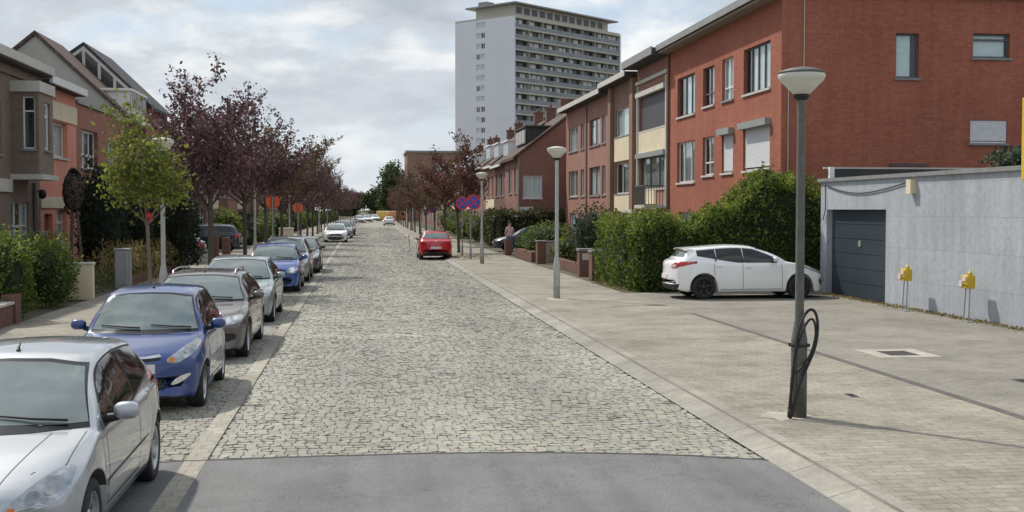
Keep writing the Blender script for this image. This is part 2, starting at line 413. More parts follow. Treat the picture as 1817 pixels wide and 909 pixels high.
n1 = nz(N, L, cb.outputs[0], 3.0, 9, .56); n1.inputs['Distortion'].default_value = .25
cover = ramp(N, L, n1.outputs['Fac'], [(.36, 0.0), (.49, 1.0)])
mp = N.new('ShaderNodeMapping'); mp.inputs['Location'].default_value = (4.1, 2.2, .6); L.new(cb.outputs[0], mp.inputs[0])
n2 = nz(N, L, mp.outputs[0], 2.9, 9, .57)
shade = ramp(N, L, n2.outputs['Fac'], [(.38, (3.3, 3.7, 4.3)), (.50, (4.7, 5.1, 5.6)), (.565, (6.8, 7.05, 7.2)), (.63, (8.1, 8.15, 8.1))])
haze = ramp(N, L, sp.outputs[2], [(0.0, .85), (.10, .35), (.3, 0.0)])
blue = mixc(N, L, .55, sky.outputs[0], (3.7, 5.0, 6.5))
c1 = mixc(N, L, cover, blue, shade)
c2 = mixc(N, L, haze, c1, (6.3, 6.7, 7.0))
zg_ = ramp(N, L, sp.outputs[2], [(.28, (1, 1, 1)), (1.0, (1.4, 1.38, 1.36))])     # an overcast sky is brightest overhead
L.new(mixc(N, L, 1.0, c2, zg_, 'MULTIPLY'), bg.inputs['Color'])

sl = bpy.data.lights.new('sun', 'SUN'); sl.energy = 3.7; sl.angle = R(1.5); sl.color = (1, .95, .87)
so = bpy.data.objects.new('sun', sl); COL.objects.link(so)
sd = Vector((math.sin(SUN_AZ) * math.cos(R(SUN_EL)), math.cos(SUN_AZ) * math.cos(R(SUN_EL)), math.sin(R(SUN_EL))))
so.rotation_euler = sd.to_track_quat('Z', 'Y').to_euler(); so.location = (-40, 40, 60)

cd = bpy.data.cameras.new('camera'); cd.sensor_width = 36; cd.lens = 36 * 2150 / 1817; cd.clip_end = 4000; cd.clip_start = .1
co = bpy.data.objects.new('camera', cd); COL.objects.link(co); co.location = (0, 0, H_CAM)
co.rotation_euler = (R(90) - math.atan(82.5 / 2150), 0, -math.atan(265 / 2150)); scene.camera = co
vs = scene.view_settings; vs.view_transform = 'Standard'; vs.look = 'None'; vs.gamma = 1; vs.exposure = .12; vs.use_curve_mapping = False

# ------------------------------------------------------------------ ground
def strip(name, xa, xb, ys, z, mat, zb=None, xfa=None, xfb=None):
    """band along the street following its bend; zb gives it depth"""
    mb = MB()
    for y0, y1 in zip(ys, ys[1:]):
        f = lambda x, y: x + bend(y)
        a, b, c, d = (f(xa, y0), y0), (f(xb, y0), y0), (f(xb, y1), y1), (f(xa, y1), y1)
        mb.face([(*a, z), (*b, z), (*c, z), (*d, z)])
        if zb is not None:
            mb.face([(*a, zb), (*a, z), (*d, z), (*d, zb)]); mb.face([(*b, z), (*b, zb), (*c, zb), (*c, z)])
    if zb is not None:
        y0 = ys[0]; a, b = (xa + bend(y0), y0), (xb + bend(y0), y0); mb.face([(*a, zb), (*b, zb), (*b, z), (*a, z)])
    return struct(mb.build(name, mat))
YS = [-6, 0, 6, 12, 20, 30, 45, 60, 80, 90, 100, 115, 130, 150, 170, 190, 210, 230, 250, 270, 300, 340]
struct(MB().face([(-900, -60, -.06), (900, -60, -.06), (900, 2500, -.06), (-900, 2500, -.06)]).build('ground', M['earth']))
strip('left_pavement', -7.25, -3.9, YS, .10, M['tilesleft'], -.05)
strip('left_kerb', -3.9, -3.75, YS, .105, M['kerb'], -.05)
strip('left_gutter', -1.76, -1.55, YS[:15], .012, M['band_setts'], -.05)
mb = MB()                                                             # channel stones that slope up to the kerb
for y0, y1 in zip(YS, YS[1:]):
    mb.face([(3.99 + bend(y0), y0, .004), (4.26 + bend(y0), y0, .074), (4.26 + bend(y1), y1, .074), (3.99 + bend(y1), y1, .004)])
struct(mb.build('right_gutter', M['kerb']))
strip('right_kerb', 4.26, 4.40, YS, .104, M['kerb'], -.05)
strip('right_pavement', 4.40, 7.48, YS, .10, M['tiles'], -.05)
strip('garden_strip_left', -30, -7.25, YS, .06, M['earth'])
strip('garden_strip_right', 7.6, 40, [34.2] + YS[6:], .07, M['earth'])
strip('driveway_drain', 7.48, 7.62, [-6, 6, 12, 20, 27.2], .103, M['drain'], -.05)
strip('driveway_apron', 7.48, 7.62, [27.2, 30, 34.2], .10, M['tiles'], -.05)
strip('driveway', 7.62, 30, [-6, 6, 12, 20, 30, 34.2], .10, M['drive'], -.05)
strip('forecourt_left', -12, -7.25, [52, 60, 76], .085, M['tilesleft'])

def setts(name, cols, y0, y1, seed, dark):
    """laid stone blocks, each a small worn block with its own colour"""
    g = np.random.default_rng(seed); X0, X1 = cols; cx, cy, hx, hy = [], [], [], []
    y = y0
    while y < y1:
        x = X0 - g.uniform(0, .1); p = g.uniform(.128, .152)
        while x < X1:
            l = g.uniform(.10, .145); a, b = max(x, X0), min(x + l, X1)
            if b - a > .05: cx.append((a + b) / 2); cy.append(y + p / 2 + g.normal(0, .005)); hx.append((b - a) / 2); hy.append(p / 2)
            x += l
        y += p
    cx, cy, hx, hy = map(np.array, (cx, cy, hx, hy)); n = len(cx)
    # gentle waviness of the courses
    cy = cy + .03 * np.sin(cx * 1.1 + cy * .23)
    if y0 < 12.5:
        ok = cy - hy > np.interp(cx, [e_[0] for e_ in edge], [e_[1] for e_ in edge]) - .01
        cx, cy, hx, hy = cx[ok], cy[ok], hx[ok], hy[ok]; n = len(cx)
    z = g.normal(0, .0016, n)
    tx, ty = g.normal(0, .002, n), g.normal(0, .002, n)
    bx = np.where(cy > 90, 6e-5 * (cy - 90) ** 2, 0)
    K = 8; V = np.empty((n, 16, 3)); cut = {}
    for k, (sx, sy, ex, ey) in enumerate(((-1, -1, 0, 1), (-1, -1, 1, 0), (1, -1, -1, 0), (1, -1, 0, 1), (1, 1, 0, -1), (1, 1, -1, 0), (-1, 1, 1, 0), (-1, 1, 0, -1))):
        c_ = cut.setdefault((sx, sy), np.clip(g.normal(.019, .012, n), .004, .038))
        jx, jy = g.normal(0, .002, n), g.normal(0, .002, n)
        gx = np.maximum(hx - .001, .02); gy = np.maximum(hy - .0005, .02)
        V[:, k, 0] = cx + bx + sx * gx + ex * c_ + jx; V[:, k, 1] = cy + sy * gy + ey * c_ + jy; V[:, k, 2] = -.045
        V[:, 8 + k, 0] = cx + bx + sx * (gx - .004) + ex * c_ + jx; V[:, 8 + k, 1] = cy + sy * (gy - .0035) + ey * c_ + jy; V[:, 8 + k, 2] = z + sx * tx + sy * ty - .004
    base = (np.arange(n) * 16)[:, None, None]
    F = np.array([(8, 9, 10, 11), (8, 11, 12, 15), (12, 13, 14, 15)] + [(k, (k + 1) % 8, 8 + (k + 1) % 8, 8 + k) for k in range(8)])[None] + base
    F = F.reshape(-1, 4)
    pal = np.array([(.280, .270, .232), (.265, .260, .228), (.255, .253, .230), (.292, .280, .236), (.240, .234, .206), (.275, .252, .218), (.258, .262, .245)])
    col = (pal * np.array([1.02, 1.0, .94]))[g.choice(len(pal), n, p=[.22, .22, .18, .12, .12, .07, .07])] * g.uniform(.87, 1.12, (n, 1)) * dark * 1.0
    mod = 1 + .12 * np.sin(cx * .9 + cy * .21) * np.sin(cy * .37 + 1) + .06 * np.sin(cy * .11)
    wear = .88 + .15 * np.cos((cx - 1.2) * 1.15) ** 2
    col = col * (mod * wear)[:, None]
    for yb, wd in ((24.2, .35), (28.2, .5), (29.6, .3)):            # paler courses left by old repairs
        k = np.exp(-((cy - yb - .04 * cx) / wd) ** 2) * (cx > -1.2); col = col * (1 + .22 * k[:, None])
    me = bpy.data.meshes.new(name)
    vv = V.reshape(-1, 3)
    # joint bed under the stones
    bed = []; bf = []
    yb = np.linspace(y0 - .1, y1, 60)
    for q in yb: bed += [(X0 + bend(q), q, -.015), (X1 + bend(q), q, -.015)]
    o0 = len(vv); bf = [(o0 + 2 * i, o0 + 2 * i + 1, o0 + 2 * i + 3, o0 + 2 * i + 2) for i in range(len(yb) - 1)]
    allv = np.vstack([vv, np.array(bed)])
    me.from_pydata(allv.tolist(), [], F.tolist() + bf); me.update()
    at = me.attributes.new('stone', 'FLOAT_COLOR', 'POINT')
    ca = np.ones((len(allv), 4)); ca[:len(vv), :3] = np.repeat(col, 16, axis=0); ca[len(vv):, :3] = (.17, .157, .118)
    low = np.zeros(len(vv), bool).reshape(-1, 16); low[:, :8] = True
    ca[:len(vv)][low.ravel(), :3] = ca[:len(vv)][low.ravel(), :3] * .85
    at.data.foreach_set('color', ca.ravel())
    me.materials.append(M['setts'])
    o = bpy.data.objects.new(name, me); COL.objects.link(o); return struct(o)
edge = [(-3.75, 11.95), (-3, 12.08), (-1.8, 12.22), (-.6, 12.30), (.6, 12.31), (1.6, 12.24), (2.6, 12.06), (3.4, 11.82), (3.99, 11.55)]
setts('cobbled_road', (-1.55, 3.99), 11.4, 170, 3, 1.0)
setts('parking_lane', (-3.75, -1.76), 11.9, 150, 5, .92)
def far_road(name, xa, xb, y0, col):
    return strip(name, xa, xb, [y0] + [y for y in YS if y > y0], -.006, plain(name, tuple(c * 1.0 for c in col), .8, 0, .15, .5))
far_road('far_road', -1.52, 3.99, 170, (.25, .235, .20)); far_road('far_parking_lane', -3.75, -1.52, 150, (.22, .21, .18))
# asphalt in the foreground, curved joint with the setts
edge = [(-3.75, 11.95), (-3, 12.08), (-1.8, 12.22), (-.6, 12.30), (.6, 12.31), (1.6, 12.24), (2.6, 12.06), (3.4, 11.82), (3.99, 11.55)]
ge = random.Random(4); fine = []
for (xa, ya), (xb, yb) in zip(edge, edge[1:]):
    k = int((xb - xa) / .09); fine += [(xa + (xb - xa) * i / k, ya + (yb - ya) * i / k + ge.gauss(0, .012)) for i in range(k)]
edge = fine + [edge[-1]]
mb = MB()
for (xa, ya), (xb, yb) in zip(edge, edge[1:]):
    mb.face([(xa, -6, .009), (xb, -6, .009), (xb, yb, .009), (xa, ya, .009)]); mb.face([(xa, ya, -.05), (xa, ya, .009), (xb, yb, .009), (xb, yb, -.05)])
struct(mb.build('asphalt_road', M['asphalt']))
mb = MB()                                                             # tarred seam along the joint
for (xa, ya), (xb, yb) in zip(edge, edge[1:]):
    mb.face([(xa, ya - .02, .0125), (xb, yb - .02, .0125), (xb, yb + .03, .0125), (xa, ya + .03, .0125)])
struct(mb.build('road_joint', plain('tar', (.05, .05, .048), .8, 0, .3, 8)))

# cement smear round the lamp foot
g_ = random.Random(5); pts = [(5.0 + .36 * math.cos(a_ / 14 * 6.283) * g_.uniform(.5, 1.1) - .15, 13.47 + .34 * math.sin(a_ / 14 * 6.283) * g_.uniform(.6, 1.2), .104) for a_ in range(14)]
struct(MB().face(pts).build('pavement_patch', M['concrete']))
M['cement'] = plain('cement', (.36, .34, .295), .9, 0, .3, 3, .4, 60)
for (px_, py_, rx_, ry_) in ((5.15, 31.9, .4, .6),):
    pts = [(px_ + rx_ * math.cos(a_ / 16 * 6.283) * g_.uniform(.55, 1.15), py_ + ry_ * math.sin(a_ / 16 * 6.283) * g_.uniform(.55, 1.15), .104) for a_ in range(16)]
    struct(MB().face(pts).build('pavement_patch', M['cement']))
# covers in the paving
def cover(x, y, sx, sy, name, label, rim=.12, z=.10):
    e = empty(name, (x, y, z), label, 'drain cover')
    mb = MB()
    if rim:
        mb.box(x - sx / 2 - rim, x + sx / 2 + rim, y - sy / 2 - rim, y - sy / 2, z - .02, z + .006); mb.box(x - sx / 2 - rim, x + sx / 2 + rim, y + sy / 2, y + sy / 2 + rim, z - .02, z + .006)
        mb.box(x - sx / 2 - rim, x - sx / 2, y - sy / 2, y + sy / 2, z - .02, z + .006); mb.box(x + sx / 2, x + sx / 2 + rim, y - sy / 2, y + sy / 2, z - .02, z + .006)
        mb.build('surround', M['concrete'], e)
    mb = MB().box(x - sx / 2, x + sx / 2, y - sy / 2, y + sy / 2, z - .02, z + .004)
    n = 6
    for i in range(n): mb.box(x - sx / 2 + .02, x + sx / 2 - .02, y - sy / 2 + sy * (i + .3) / n, y - sy / 2 + sy * (i + .6) / n, z + .004, z + .009)
    mb.build('plate', M['iron'], e)
cover(8.85, 19.2, .52, .62, 'drain_cover', 'dark iron drain cover set in a pale concrete frame on the driveway', .26)
cover(9.35, 15.9, .55, .28, 'drain_cover', 'long dark drain slot in the driveway paving near the right edge', 0)
cover(6.25, 14.9, .14, .30, 'drain_cover', 'small square valve cover in the pavement right of the street lamp', .02)
# ------------------------------------------------------------------ buildings
def FR(xf, y0): return Frame((xf, y0, 0), (0, 1, 0), (-1, 0, 0))      # street front on the right-hand side, u runs away from us
def FL(xf, y0): return Frame((xf, y0, 0), (0, 1, 0), (1, 0, 0))       # street front on the left-hand side
def end_walls(mb, fr, L_, depth, z1, m=0, z0=0, back=True):
    for u in (0, L_): mb.face([fr.p(u, z0), fr.p(u, z0, -depth), fr.p(u, z1, -depth), fr.p(u, z1)], m)
    if back: mb.face([fr.p(0, z0, -depth), fr.p(L_, z0, -depth), fr.p(L_, z1, -depth), fr.p(0, z1, -depth)], m)
WC = ('curtain', [(0.03, .97)]); HC = ('curtain', [(.03, .3), (.7, .97)]); GC = ('greycurtain', [(.03, .97)])

# ---- the red corner building
Y0 = 36.7; fr = FR(13, Y0); e = empty('apartment_house', (13, Y0, 0), 'bright red brick three storey corner building with a blank side wall above the garage', 'building')
U = lambda y: y - Y0
up = [(U(37.75), U(40.5), 6.42, 7.95), (U(41.65), U(43.0), 6.42, 7.92), (U(44.0), U(45.5), 6.42, 7.88), (U(46.65), U(49.3), 6.3, 7.9)]
lo = [(U(37.75), U(40.5), 3.82, 5.25), (U(41.65), U(43.0), 3.82, 5.2), (U(44.0), U(45.5), 3.8, 5.25), (U(46.65), U(49.3), 3.6, 5.25)]
gr = [(U(38.2), U(40.4), 1.0, 2.4), (U(44.0), U(45.1), .1, 2.3), (U(46.7), U(49), 1.0, 2.4)]
mb = MB(); LB = 14.0
facade(mb, fr, 0, LB, 0, 9.2, up + lo + gr)
sfr = Frame((13, Y0, 0), (1, 0, 0), (0, -1, 0))
k = .9658
sops = [(16.73 - 13, 17.5 - 13, 6.66, 8.06), (19.3 - 13, 20.55 - 13, 7.33, 8.1), (19.25 - 13, 20.5 - 13, 4.62, 5.35)]
facade(mb, sfr, 0, 11, 0, 9.2, sops)
mb.face([fr.p(LB, 0), fr.p(LB, 0, -11), fr.p(LB, 9.2, -11), fr.p(LB, 9.2)]); mb.face([fr.p(0, 0, -11), fr.p(LB, 0, -11), fr.p(LB, 9.2, -11), fr.p(0, 9.2, -11)])
mb.build('wall', M['red_brick'], e)
rf = MB().fbox(fr, -.12, LB, 9.2, 9.42, -11.1, .55).build('roof', M['roofing'], e)
MB().fbox(fr, -.15, LB, 9.22, 9.46, .55, .60).build('fascia', M['fascia'], rf)
MB().fbox(fr, -.0, LB, 9.12, 9.198, .0, .5).build('soffit', M['soffit'], rf)
W = lambda o, *a, **kw: window(e, fr, *o, *a, **kw)
W(up[0], (.30, .54, .78), fm='frame_dark', cur=('curtain', [(.0, .74)]), sill='offwhite')
W(up[1], (.5,), (.3,), cur=('curtain', [(0, 1)]), sill='stone')
W(up[2], (.5,), (.32,), fm='frame_dark', cur=('curtain', [(.0, .5)]), sill='offwhite')
W(up[3], (.3, .62), fm='frame_dark', cur=('curtain', [(0, .62)]), sill='offwhite')
W(lo[0], shut=('blind', .93), case='metal', sill='offwhite')
W(lo[1], shut=('blind', .95), case='metal', sill='offwhite')
W(lo[2], (.55,), (.33,), cur=('greycurtain', [(0, .6)]), sill='offwhite')
W(lo[3], (.3, .7), cur=('greycurtain', [(0, .9)]), sill='offwhite')
for g in (gr[0], gr[2]): W(g, (.5,), cur=WC)
W(gr[1], fm='frame_dark', sill=None)
window(e, sfr, *sops[0], fm='frame_dark', cur=('curtain', [(0, .7)]), w=.06)
window(e, sfr, *sops[1], (), (.75,), fm='frame_dark', cur=('curtain', [(0, .9)]), w=.06)
window(e, sfr, *sops[2], fm='frame_white', shut=('blind', .9), w=.05, rec=.06)
MB().fbox(sfr, 3.55, 4.85, 3.86, 3.96, .002, .03).build('vent', M['iron'], e)
MB().tube([sfr.p(.72, 5.5, .02), sfr.p(.72, 9.1, .02)], .016, 5).tube([sfr.p(.22, 3.4, .02), sfr.p(.22, 6.6, .02)], .016, 5).build('cable', M['offwhite'], e)
MB().tube([fr.p(LB - .12, .1, .06), fr.p(LB - .12, 9.1, .06)], .05, 7).build('downpipe', M['frame_brown'], e)

# ---- three narrower houses further along the same front
def plainbody(e, fr, L_, h, ops, mat, depth=10, roofname='roof', over=.5, fascia='white', rh=.22):
    mb = MB(); facade(mb, fr, 0, L_, 0, h, ops); end_walls(mb, fr, L_, depth, h); mb.build('wall', M[mat], e)
    rf = MB().fbox(fr, 0.0, L_, h, h + rh, -depth, over).build('roof', M['roofing'], e)
    MB().fbox(fr, 0.0, L_, h + .01, h + rh + .05, over, over + .05).build('fascia', M[fascia], rf)
    return rf
Y0 = 50.7; fr = FR(13, Y0 + .004); L_ = 6.0
e = empty('apartment_house', (13, Y0, 0), 'brick house with cream panels, dark lowered blinds and a small flower balcony', 'building')
ops = [(.35, 5.55, 6.15, 7.75), (.35, 5.55, 3.45, 4.9), (.5, 1.6, .1, 2.3), (2.4, 5.4, .9, 2.4)]
rf = plainbody(e, fr, L_, 9.1, ops, 'rose_brick', over=.75, fascia='fascia', rh=.3)
MB().fbox(fr, 0, L_, 8.35, 8.5, .002, .12).build('cornice', M['offwhite'], e)
f = window(e, fr, *ops[0], (.5,), fm='frame_dark', shut=('dark_blind', .97), case='offwhite', sill='offwhite')
window(e, fr, *ops[1], (.33, .66), fm='frame_dark', cur=GC, case='metal', sill='offwhite')
window(e, fr, *ops[2], fm='frame_brown', sill=None); window(e, fr, *ops[3], (.5,), cur=WC)
for q in ((.32, 5.58, 4.95, 6.07), (2.2, 5.58, 2.75, 3.37)): MB().fbox(fr, *q, .002, .05).build('panel', M['cream'], e)
for q in ((.12, .3), (5.6, 5.75)): MB().fbox(fr, *q, 2.6, 8.3, .002, .10).build('pilaster', M['offwhite'], e)
bal = MB().fbox(fr, .3, 2.2, 2.55, 2.7, .002, 1.0).build('balcony', M['offwhite'], e)
mb = MB().fbox(fr, .3, 2.2, 3.5, 3.55, .95, .99)
for i in range(15): mb.fbox(fr, .32 + i * .13, .345 + i * .13, 2.7, 3.5, .95, .975)
for i in range(8): mb.fbox(fr, .32, .345, 2.7, 3.5, .06 + i * .12, .085 + i * .12)
mb.fbox(fr, .3, .35, 3.5, 3.55, 0.01, .95)
mb.build('railing', M['post_dark'], bal)
MB().fbox(fr, 2.2, 4.4, 2.36, 2.5, .002, 1.1).build('canopy', M['offwhite'], e)

Y0 = 56.75; fr = FR(13, Y0); L_ = 6.6
e = empty('apartment_house', (13, Y0, 0), 'brown brick house with wide curtained windows over cream spandrel panels', 'building')
ops = [(1.0, 5.0, 6.2, 7.6), (1.0, 5.0, 3.3, 4.85), (.6, 1.7, .1, 2.3), (2.4, 5.4, .9, 2.3)]
plainbody(e, fr, L_, 8.85, ops, 'brown_brick', over=.6, fascia='offwhite')
window(e, fr, *ops[0], (.3, .65), cur=('curtain', [(0, .95)]), fm='frame_white')
window(e, fr, *ops[1], (.3, .65), cur=('greycurtain', [(.2, .6)]), fm='frame_white')
window(e, fr, *ops[2], fm='frame_brown', sill=None); window(e, fr, *ops[3], (.5,), cur=HC)
for q in ((4.95, 6.1), (2.4, 3.2)): MB().fbox(fr, .95, 5.05, *q, .002, .05).build('panel', M['cream'], e)
for q in ((.1, .8), (5.3, 5.9)): MB().fbox(fr, *q, 0, 8.8, .002, .22).build('pilaster', M['brown_brick'], e)

Y0 = 63.4; fr = FR(13, Y0); L_ = 13.6
e = empty('apartment_house', (13, Y0, 0), 'long rose brick house with paired windows ending the flat roofed row', 'building')
ops = []
for a, b in ((.9, 1.9), (2.4, 5.6), (7.2, 8.4), (9.3, 12.6)): ops += [(a, b, 6.1, 7.6), (a, b, 3.3, 4.9)]
ops += [(1, 2.2, .1, 2.3), (3, 5.4, .9, 2.3), (8, 9.2, .1, 2.3), (10, 12.2, .9, 2.3)]
plainbody(e, fr, L_, 8.65, ops, 'rose_brick', over=.55, fascia='offwhite')
for i, o in enumerate(ops): window(e, fr, *o, (.5,) if o[1] - o[0] > 1.5 else (), cur=[WC, GC, HC][i % 3] if i < 8 else WC, fm='frame_white' if i not in (2, 3) else 'frame_brown')
MB().tube([fr.p(6.3, .1, .06), fr.p(6.3, 8.6, .06)], .05, 6).build('downpipe', M['stone'], e)

# ---- pitched-roof terrace houses
def pitched(e, fr, L_, depth, he, hr, ops, mat, roof, gable=None, over=.3, chim=True, ridge=.5):
    mb = MB(); facade(mb, fr, 0, L_, 0, he, ops)
    rd = depth * ridge
    for u in (0, L_):
        mb.face([fr.p(u, 0), fr.p(u, 0, -depth), fr.p(u, he, -depth), fr.p(u, hr, -rd), fr.p(u, he)])
    mb.face([fr.p(0, 0, -depth), fr.p(L_, 0, -depth), fr.p(L_, he, -depth), fr.p(0, he, -depth)])
    mb.build('wall', M[gable or mat], e) if not gable else None
    if gable: mb.build('wall', M[mat], e)
    sl = (hr - he) / rd; a = fr
    mb = MB()
    pf = [(over, he - over * sl + .02), (-rd, hr + .02), (-depth - over, he - over * sl + .02)]
    th = .16
    for (d0, z0), (d1, z1) in zip(pf, pf[1:]):
        mb.prism([a.p(-.08, z0, d0), a.p(-.08, z1, d1), a.p(-.08, z1 + th, d1), a.p(-.08, z0 + th, d0)], tuple(a.U * (L_ + .16)))
    rf = mb.build('roof', M[roof], e)
    MB().fbox(fr, 0, L_, he - over * sl - .05, he - over * sl + .1, over, over + .12).build('gutter', M['white'], rf)
    if chim:
        c = MB().fbox(fr, L_ - .9, L_ - .1, hr - .9, hr + 1.0, -rd - .35, -rd + .35); c.fbox(fr, L_ - .95, L_ - .05, hr + 1.0, hr + 1.08, -rd - .4, -rd + .4)
        for i in (0, 1): c.lathe([(.1, 0), (.1, .3), (.08, .3), (.08, .05)], fr.p(L_ - .7 + i * .4, hr + 1.08, -rd), 8)
        c.build('chimney', M['wall_brick'], rf)
    return rf
def dormer(rf, fr, u0, u1, d_front, z0, z1, d_back, frame='white', flat=True):
    d = MB().fbox(fr, u0, u1, z0, z1, d_back, d_front - .06)
    d.fbox(fr, u0 - .12, u1 + .12, z1 + .003, z1 + .12, d_back, d_front + .15)
    n = max(2, int((u1 - u0) / .9))
    for i in range(n + 1):
        u = u0 + (u1 - u0) * i / n; d.fbox(fr, max(u0, u - .05), min(u1, u + .05), z0 + .3, z1 - .1, d_front - .062, d_front)
    d.fbox(fr, u0, u1, z0, z0 + .3, d_front - .062, d_front); d.fbox(fr, u0, u1, z1 - .1, z1, d_front - .062, d_front)
    o = d.build('dormer', M[frame], rf)
    return o
# gable house with its end wall facing us
Y0 = 79.2; xf = 10.15; fr = FR(xf, Y0); L_ = 7.5
e = empty('gable_house', (xf, Y0, 0), 'dark red brick house whose tall gable wall with one wide window faces us', 'house')
ops = [(.7, 1.9, 3.6, 5.3), (3.2, 5.0, 3.6, 5.3), (1.0, 3.0, .9, 2.4), (4.5, 5.5, .1, 2.3)]
gfr = Frame((xf, Y0, 0), (1, 0, 0), (0, -1, 0))
gop = [(.35, 1.62, 3.25, 4.75)]
mb = MB(); facade(mb, fr, 0, L_, 0, 6.0, ops); facade(mb, gfr, 0, 8.6, 0, 6.0, gop)
mb.face([gfr.p(0, 6), gfr.p(8.6, 6), gfr.p(4.3, 9.3)]); mb.face([fr.p(L_, 0), fr.p(L_, 0, -8.6), fr.p(L_, 6, -8.6), fr.p(L_, 9.3, -4.3), fr.p(L_, 6)])
mb.face([fr.p(0, 0, -8.6), fr.p(L_, 0, -8.6), fr.p(L_, 6, -8.6), fr.p(0, 6, -8.6)])
mb.build('wall', M['gable_brick'], e)
mb = MB()
for (d0, z0), (d1, z1) in (((.35, 5.78), (-4.3, 9.36)), ((-4.3, 9.36), (-8.95, 5.78))):
    mb.prism([fr.p(-.15, z0, d0), fr.p(-.15, z1, d1), fr.p(-.15, z1 + .18, d1), fr.p(-.15, z0 + .18, d0)], (0, L_ + .15, 0))
rf = mb.build('roof', M['roof_tile'], e)
MB().fbox(fr, L_ - 1.1, L_ - .2, 8.4, 10.4, -4.8, -3.9).build('chimney', M['wall_brick'], rf)
d = dormer(rf, fr, 1.2, 6.2, -.75, 6.6, 8.0, -3.0, 'roof_dark')
for q in range(3): window(d, fr, 1.4 + q * 1.55, 2.8 + q * 1.55, 6.95, 7.85, (.5,), fm='frame_white', rec=.64, sill=None, glass=False, shut=('greycurtain', .95), w=.1)
window(e, gfr, *gop[0], (.5,), cur=WC, sill='white', w=.09)
for i, o in enumerate(ops): window(e, fr, *o, (.5,), cur=HC if i % 2 else WC, fm='frame_white')
MB().fbox(gfr, .02, 1.02, 2.35, 2.68, .003, .04).build('name_plate', M['white'], e)
MB().tube([gfr.p(.06, .1, .07), gfr.p(.06, 5.9, .07)], .045, 6).build('downpipe', M['fascia'], e)

def terrace(xf, Y0, L_, he, hr, side, mat, roof, label, dorm=True, group=None, win='frame_white', cat='house', chim=True, cream=False, simple=False):
    fr = FR(xf + bend(Y0), Y0) if side > 0 else FL(xf + bend(Y0), Y0)
    e = empty('terrace_house', fr.p(0, 0), label, cat, group)
    k = L_ / 6.5
    ops = [(.7 * k, 2.3 * k, 3.5, 5.1), (3.7 * k, 5.5 * k, 3.5, 5.1), (.7 * k, 1.8 * k, .1, 2.35), (2.8 * k, 5.5 * k, .8, 2.4)]
    rf = pitched(e, fr, L_, 8.5, he, hr, ops, mat, roof, chim=chim)
    for i, o in enumerate(ops):
        if i == 2: window(e, fr, *o, fm='frame_brown', sill=None, glass=not simple)
        elif simple: window(e, fr, *o, (.5,), fm=win, sill=None, glass=False, shut=('greycurtain', .97), w=.1)
        else: window(e, fr, *o, (.5,), (.7,) if i == 3 else (), cur=[WC, HC, None, GC][i], fm=win)
    if cream: MB().fbox(fr, 0, L_, 2.55, 3.3, .002, .05).build('band', M['cream'], e)
    if dorm:
        d = dormer(rf, fr, 1.4 * k, 4.9 * k, -.5, he + .25, he + 1.6, -3, 'white')
        MB().fbox(fr, 1.5 * k, 4.8 * k, he + .6, he + 1.48, -.50, -.475).build('pane', M['tower_pane'], d)
    return e
mats = ['wall_brick', 'rose_brick', 'gable_brick', 'brown_brick', 'wall_brick', 'rose_brick']
y = 86.8
rl = ['narrow brick terrace house with a white dormer next to the gable house', 'brick terrace house with white dormer, second beyond the gable house',
      'brick terrace house with white dormer, third beyond the gable house', 'brick terrace house behind the right-hand plum trees, fourth beyond the gable house',
      'dark brick terrace house behind the right-hand plum trees, fifth beyond the gable house']
for i in range(23):
    terrace(10.15, y, 6.4, 5.9 + .15 * ((i * 7) % 3), 9.2 + .2 * (i % 2), 1, mats[i % 6], 'roof_tile',
            rl[i] if i < 5 else 'distant brick terrace house hidden behind the right-hand row of plum trees', i % 4 != 3,
            'terrace houses on the right', cream=i % 3 == 1, simple=i > 8, chim=i % 3 != 2)
    y += 6.43
# tall end building on the right, far down the street
Y0 = 246.0; xe = 9.0; fr = FR(xe, Y0)
e = empty('corner_building', (xe, Y0, 0), 'far flat-roofed brown brick building rising over the right-hand plum trees', 'building')
ops = []
for i in range(4): ops += [(1.2 + i * 3.6, 3.0 + i * 3.6, 3.4 + j * 3.3, 5.3 + j * 3.3) for j in range(3)]
mb = MB(); facade(mb, fr, 0, 16, 0, 14.0, ops)
gf = Frame((xe, Y0, 0), (1, 0, 0), (0, -1, 0)); go = [(1.2, 2.6, 6.6, 9.4), (5.6, 7.4, 9.4, 11.8)]
facade(mb, gf, 0, 14, 0, 14.0, go); mb.face([fr.p(16, 0), fr.p(16, 0, -14), fr.p(16, 14.0, -14), fr.p(16, 14.0)]); mb.face([fr.p(0, 0, -14), fr.p(16, 0, -14), fr.p(16, 14.0, -14), fr.p(0, 14.0, -14)])
mb.build('wall', M['brown_brick'], e); MB().fbox(fr, -.2, 16.2, 14.0, 14.4, -14.2, .3).build('roof', M['fascia'], e)
for o in ops: window(e, fr, *o, (.5,), cur=WC)
for o in go: window(e, gf, *o, (.5,), cur=WC, w=.14)

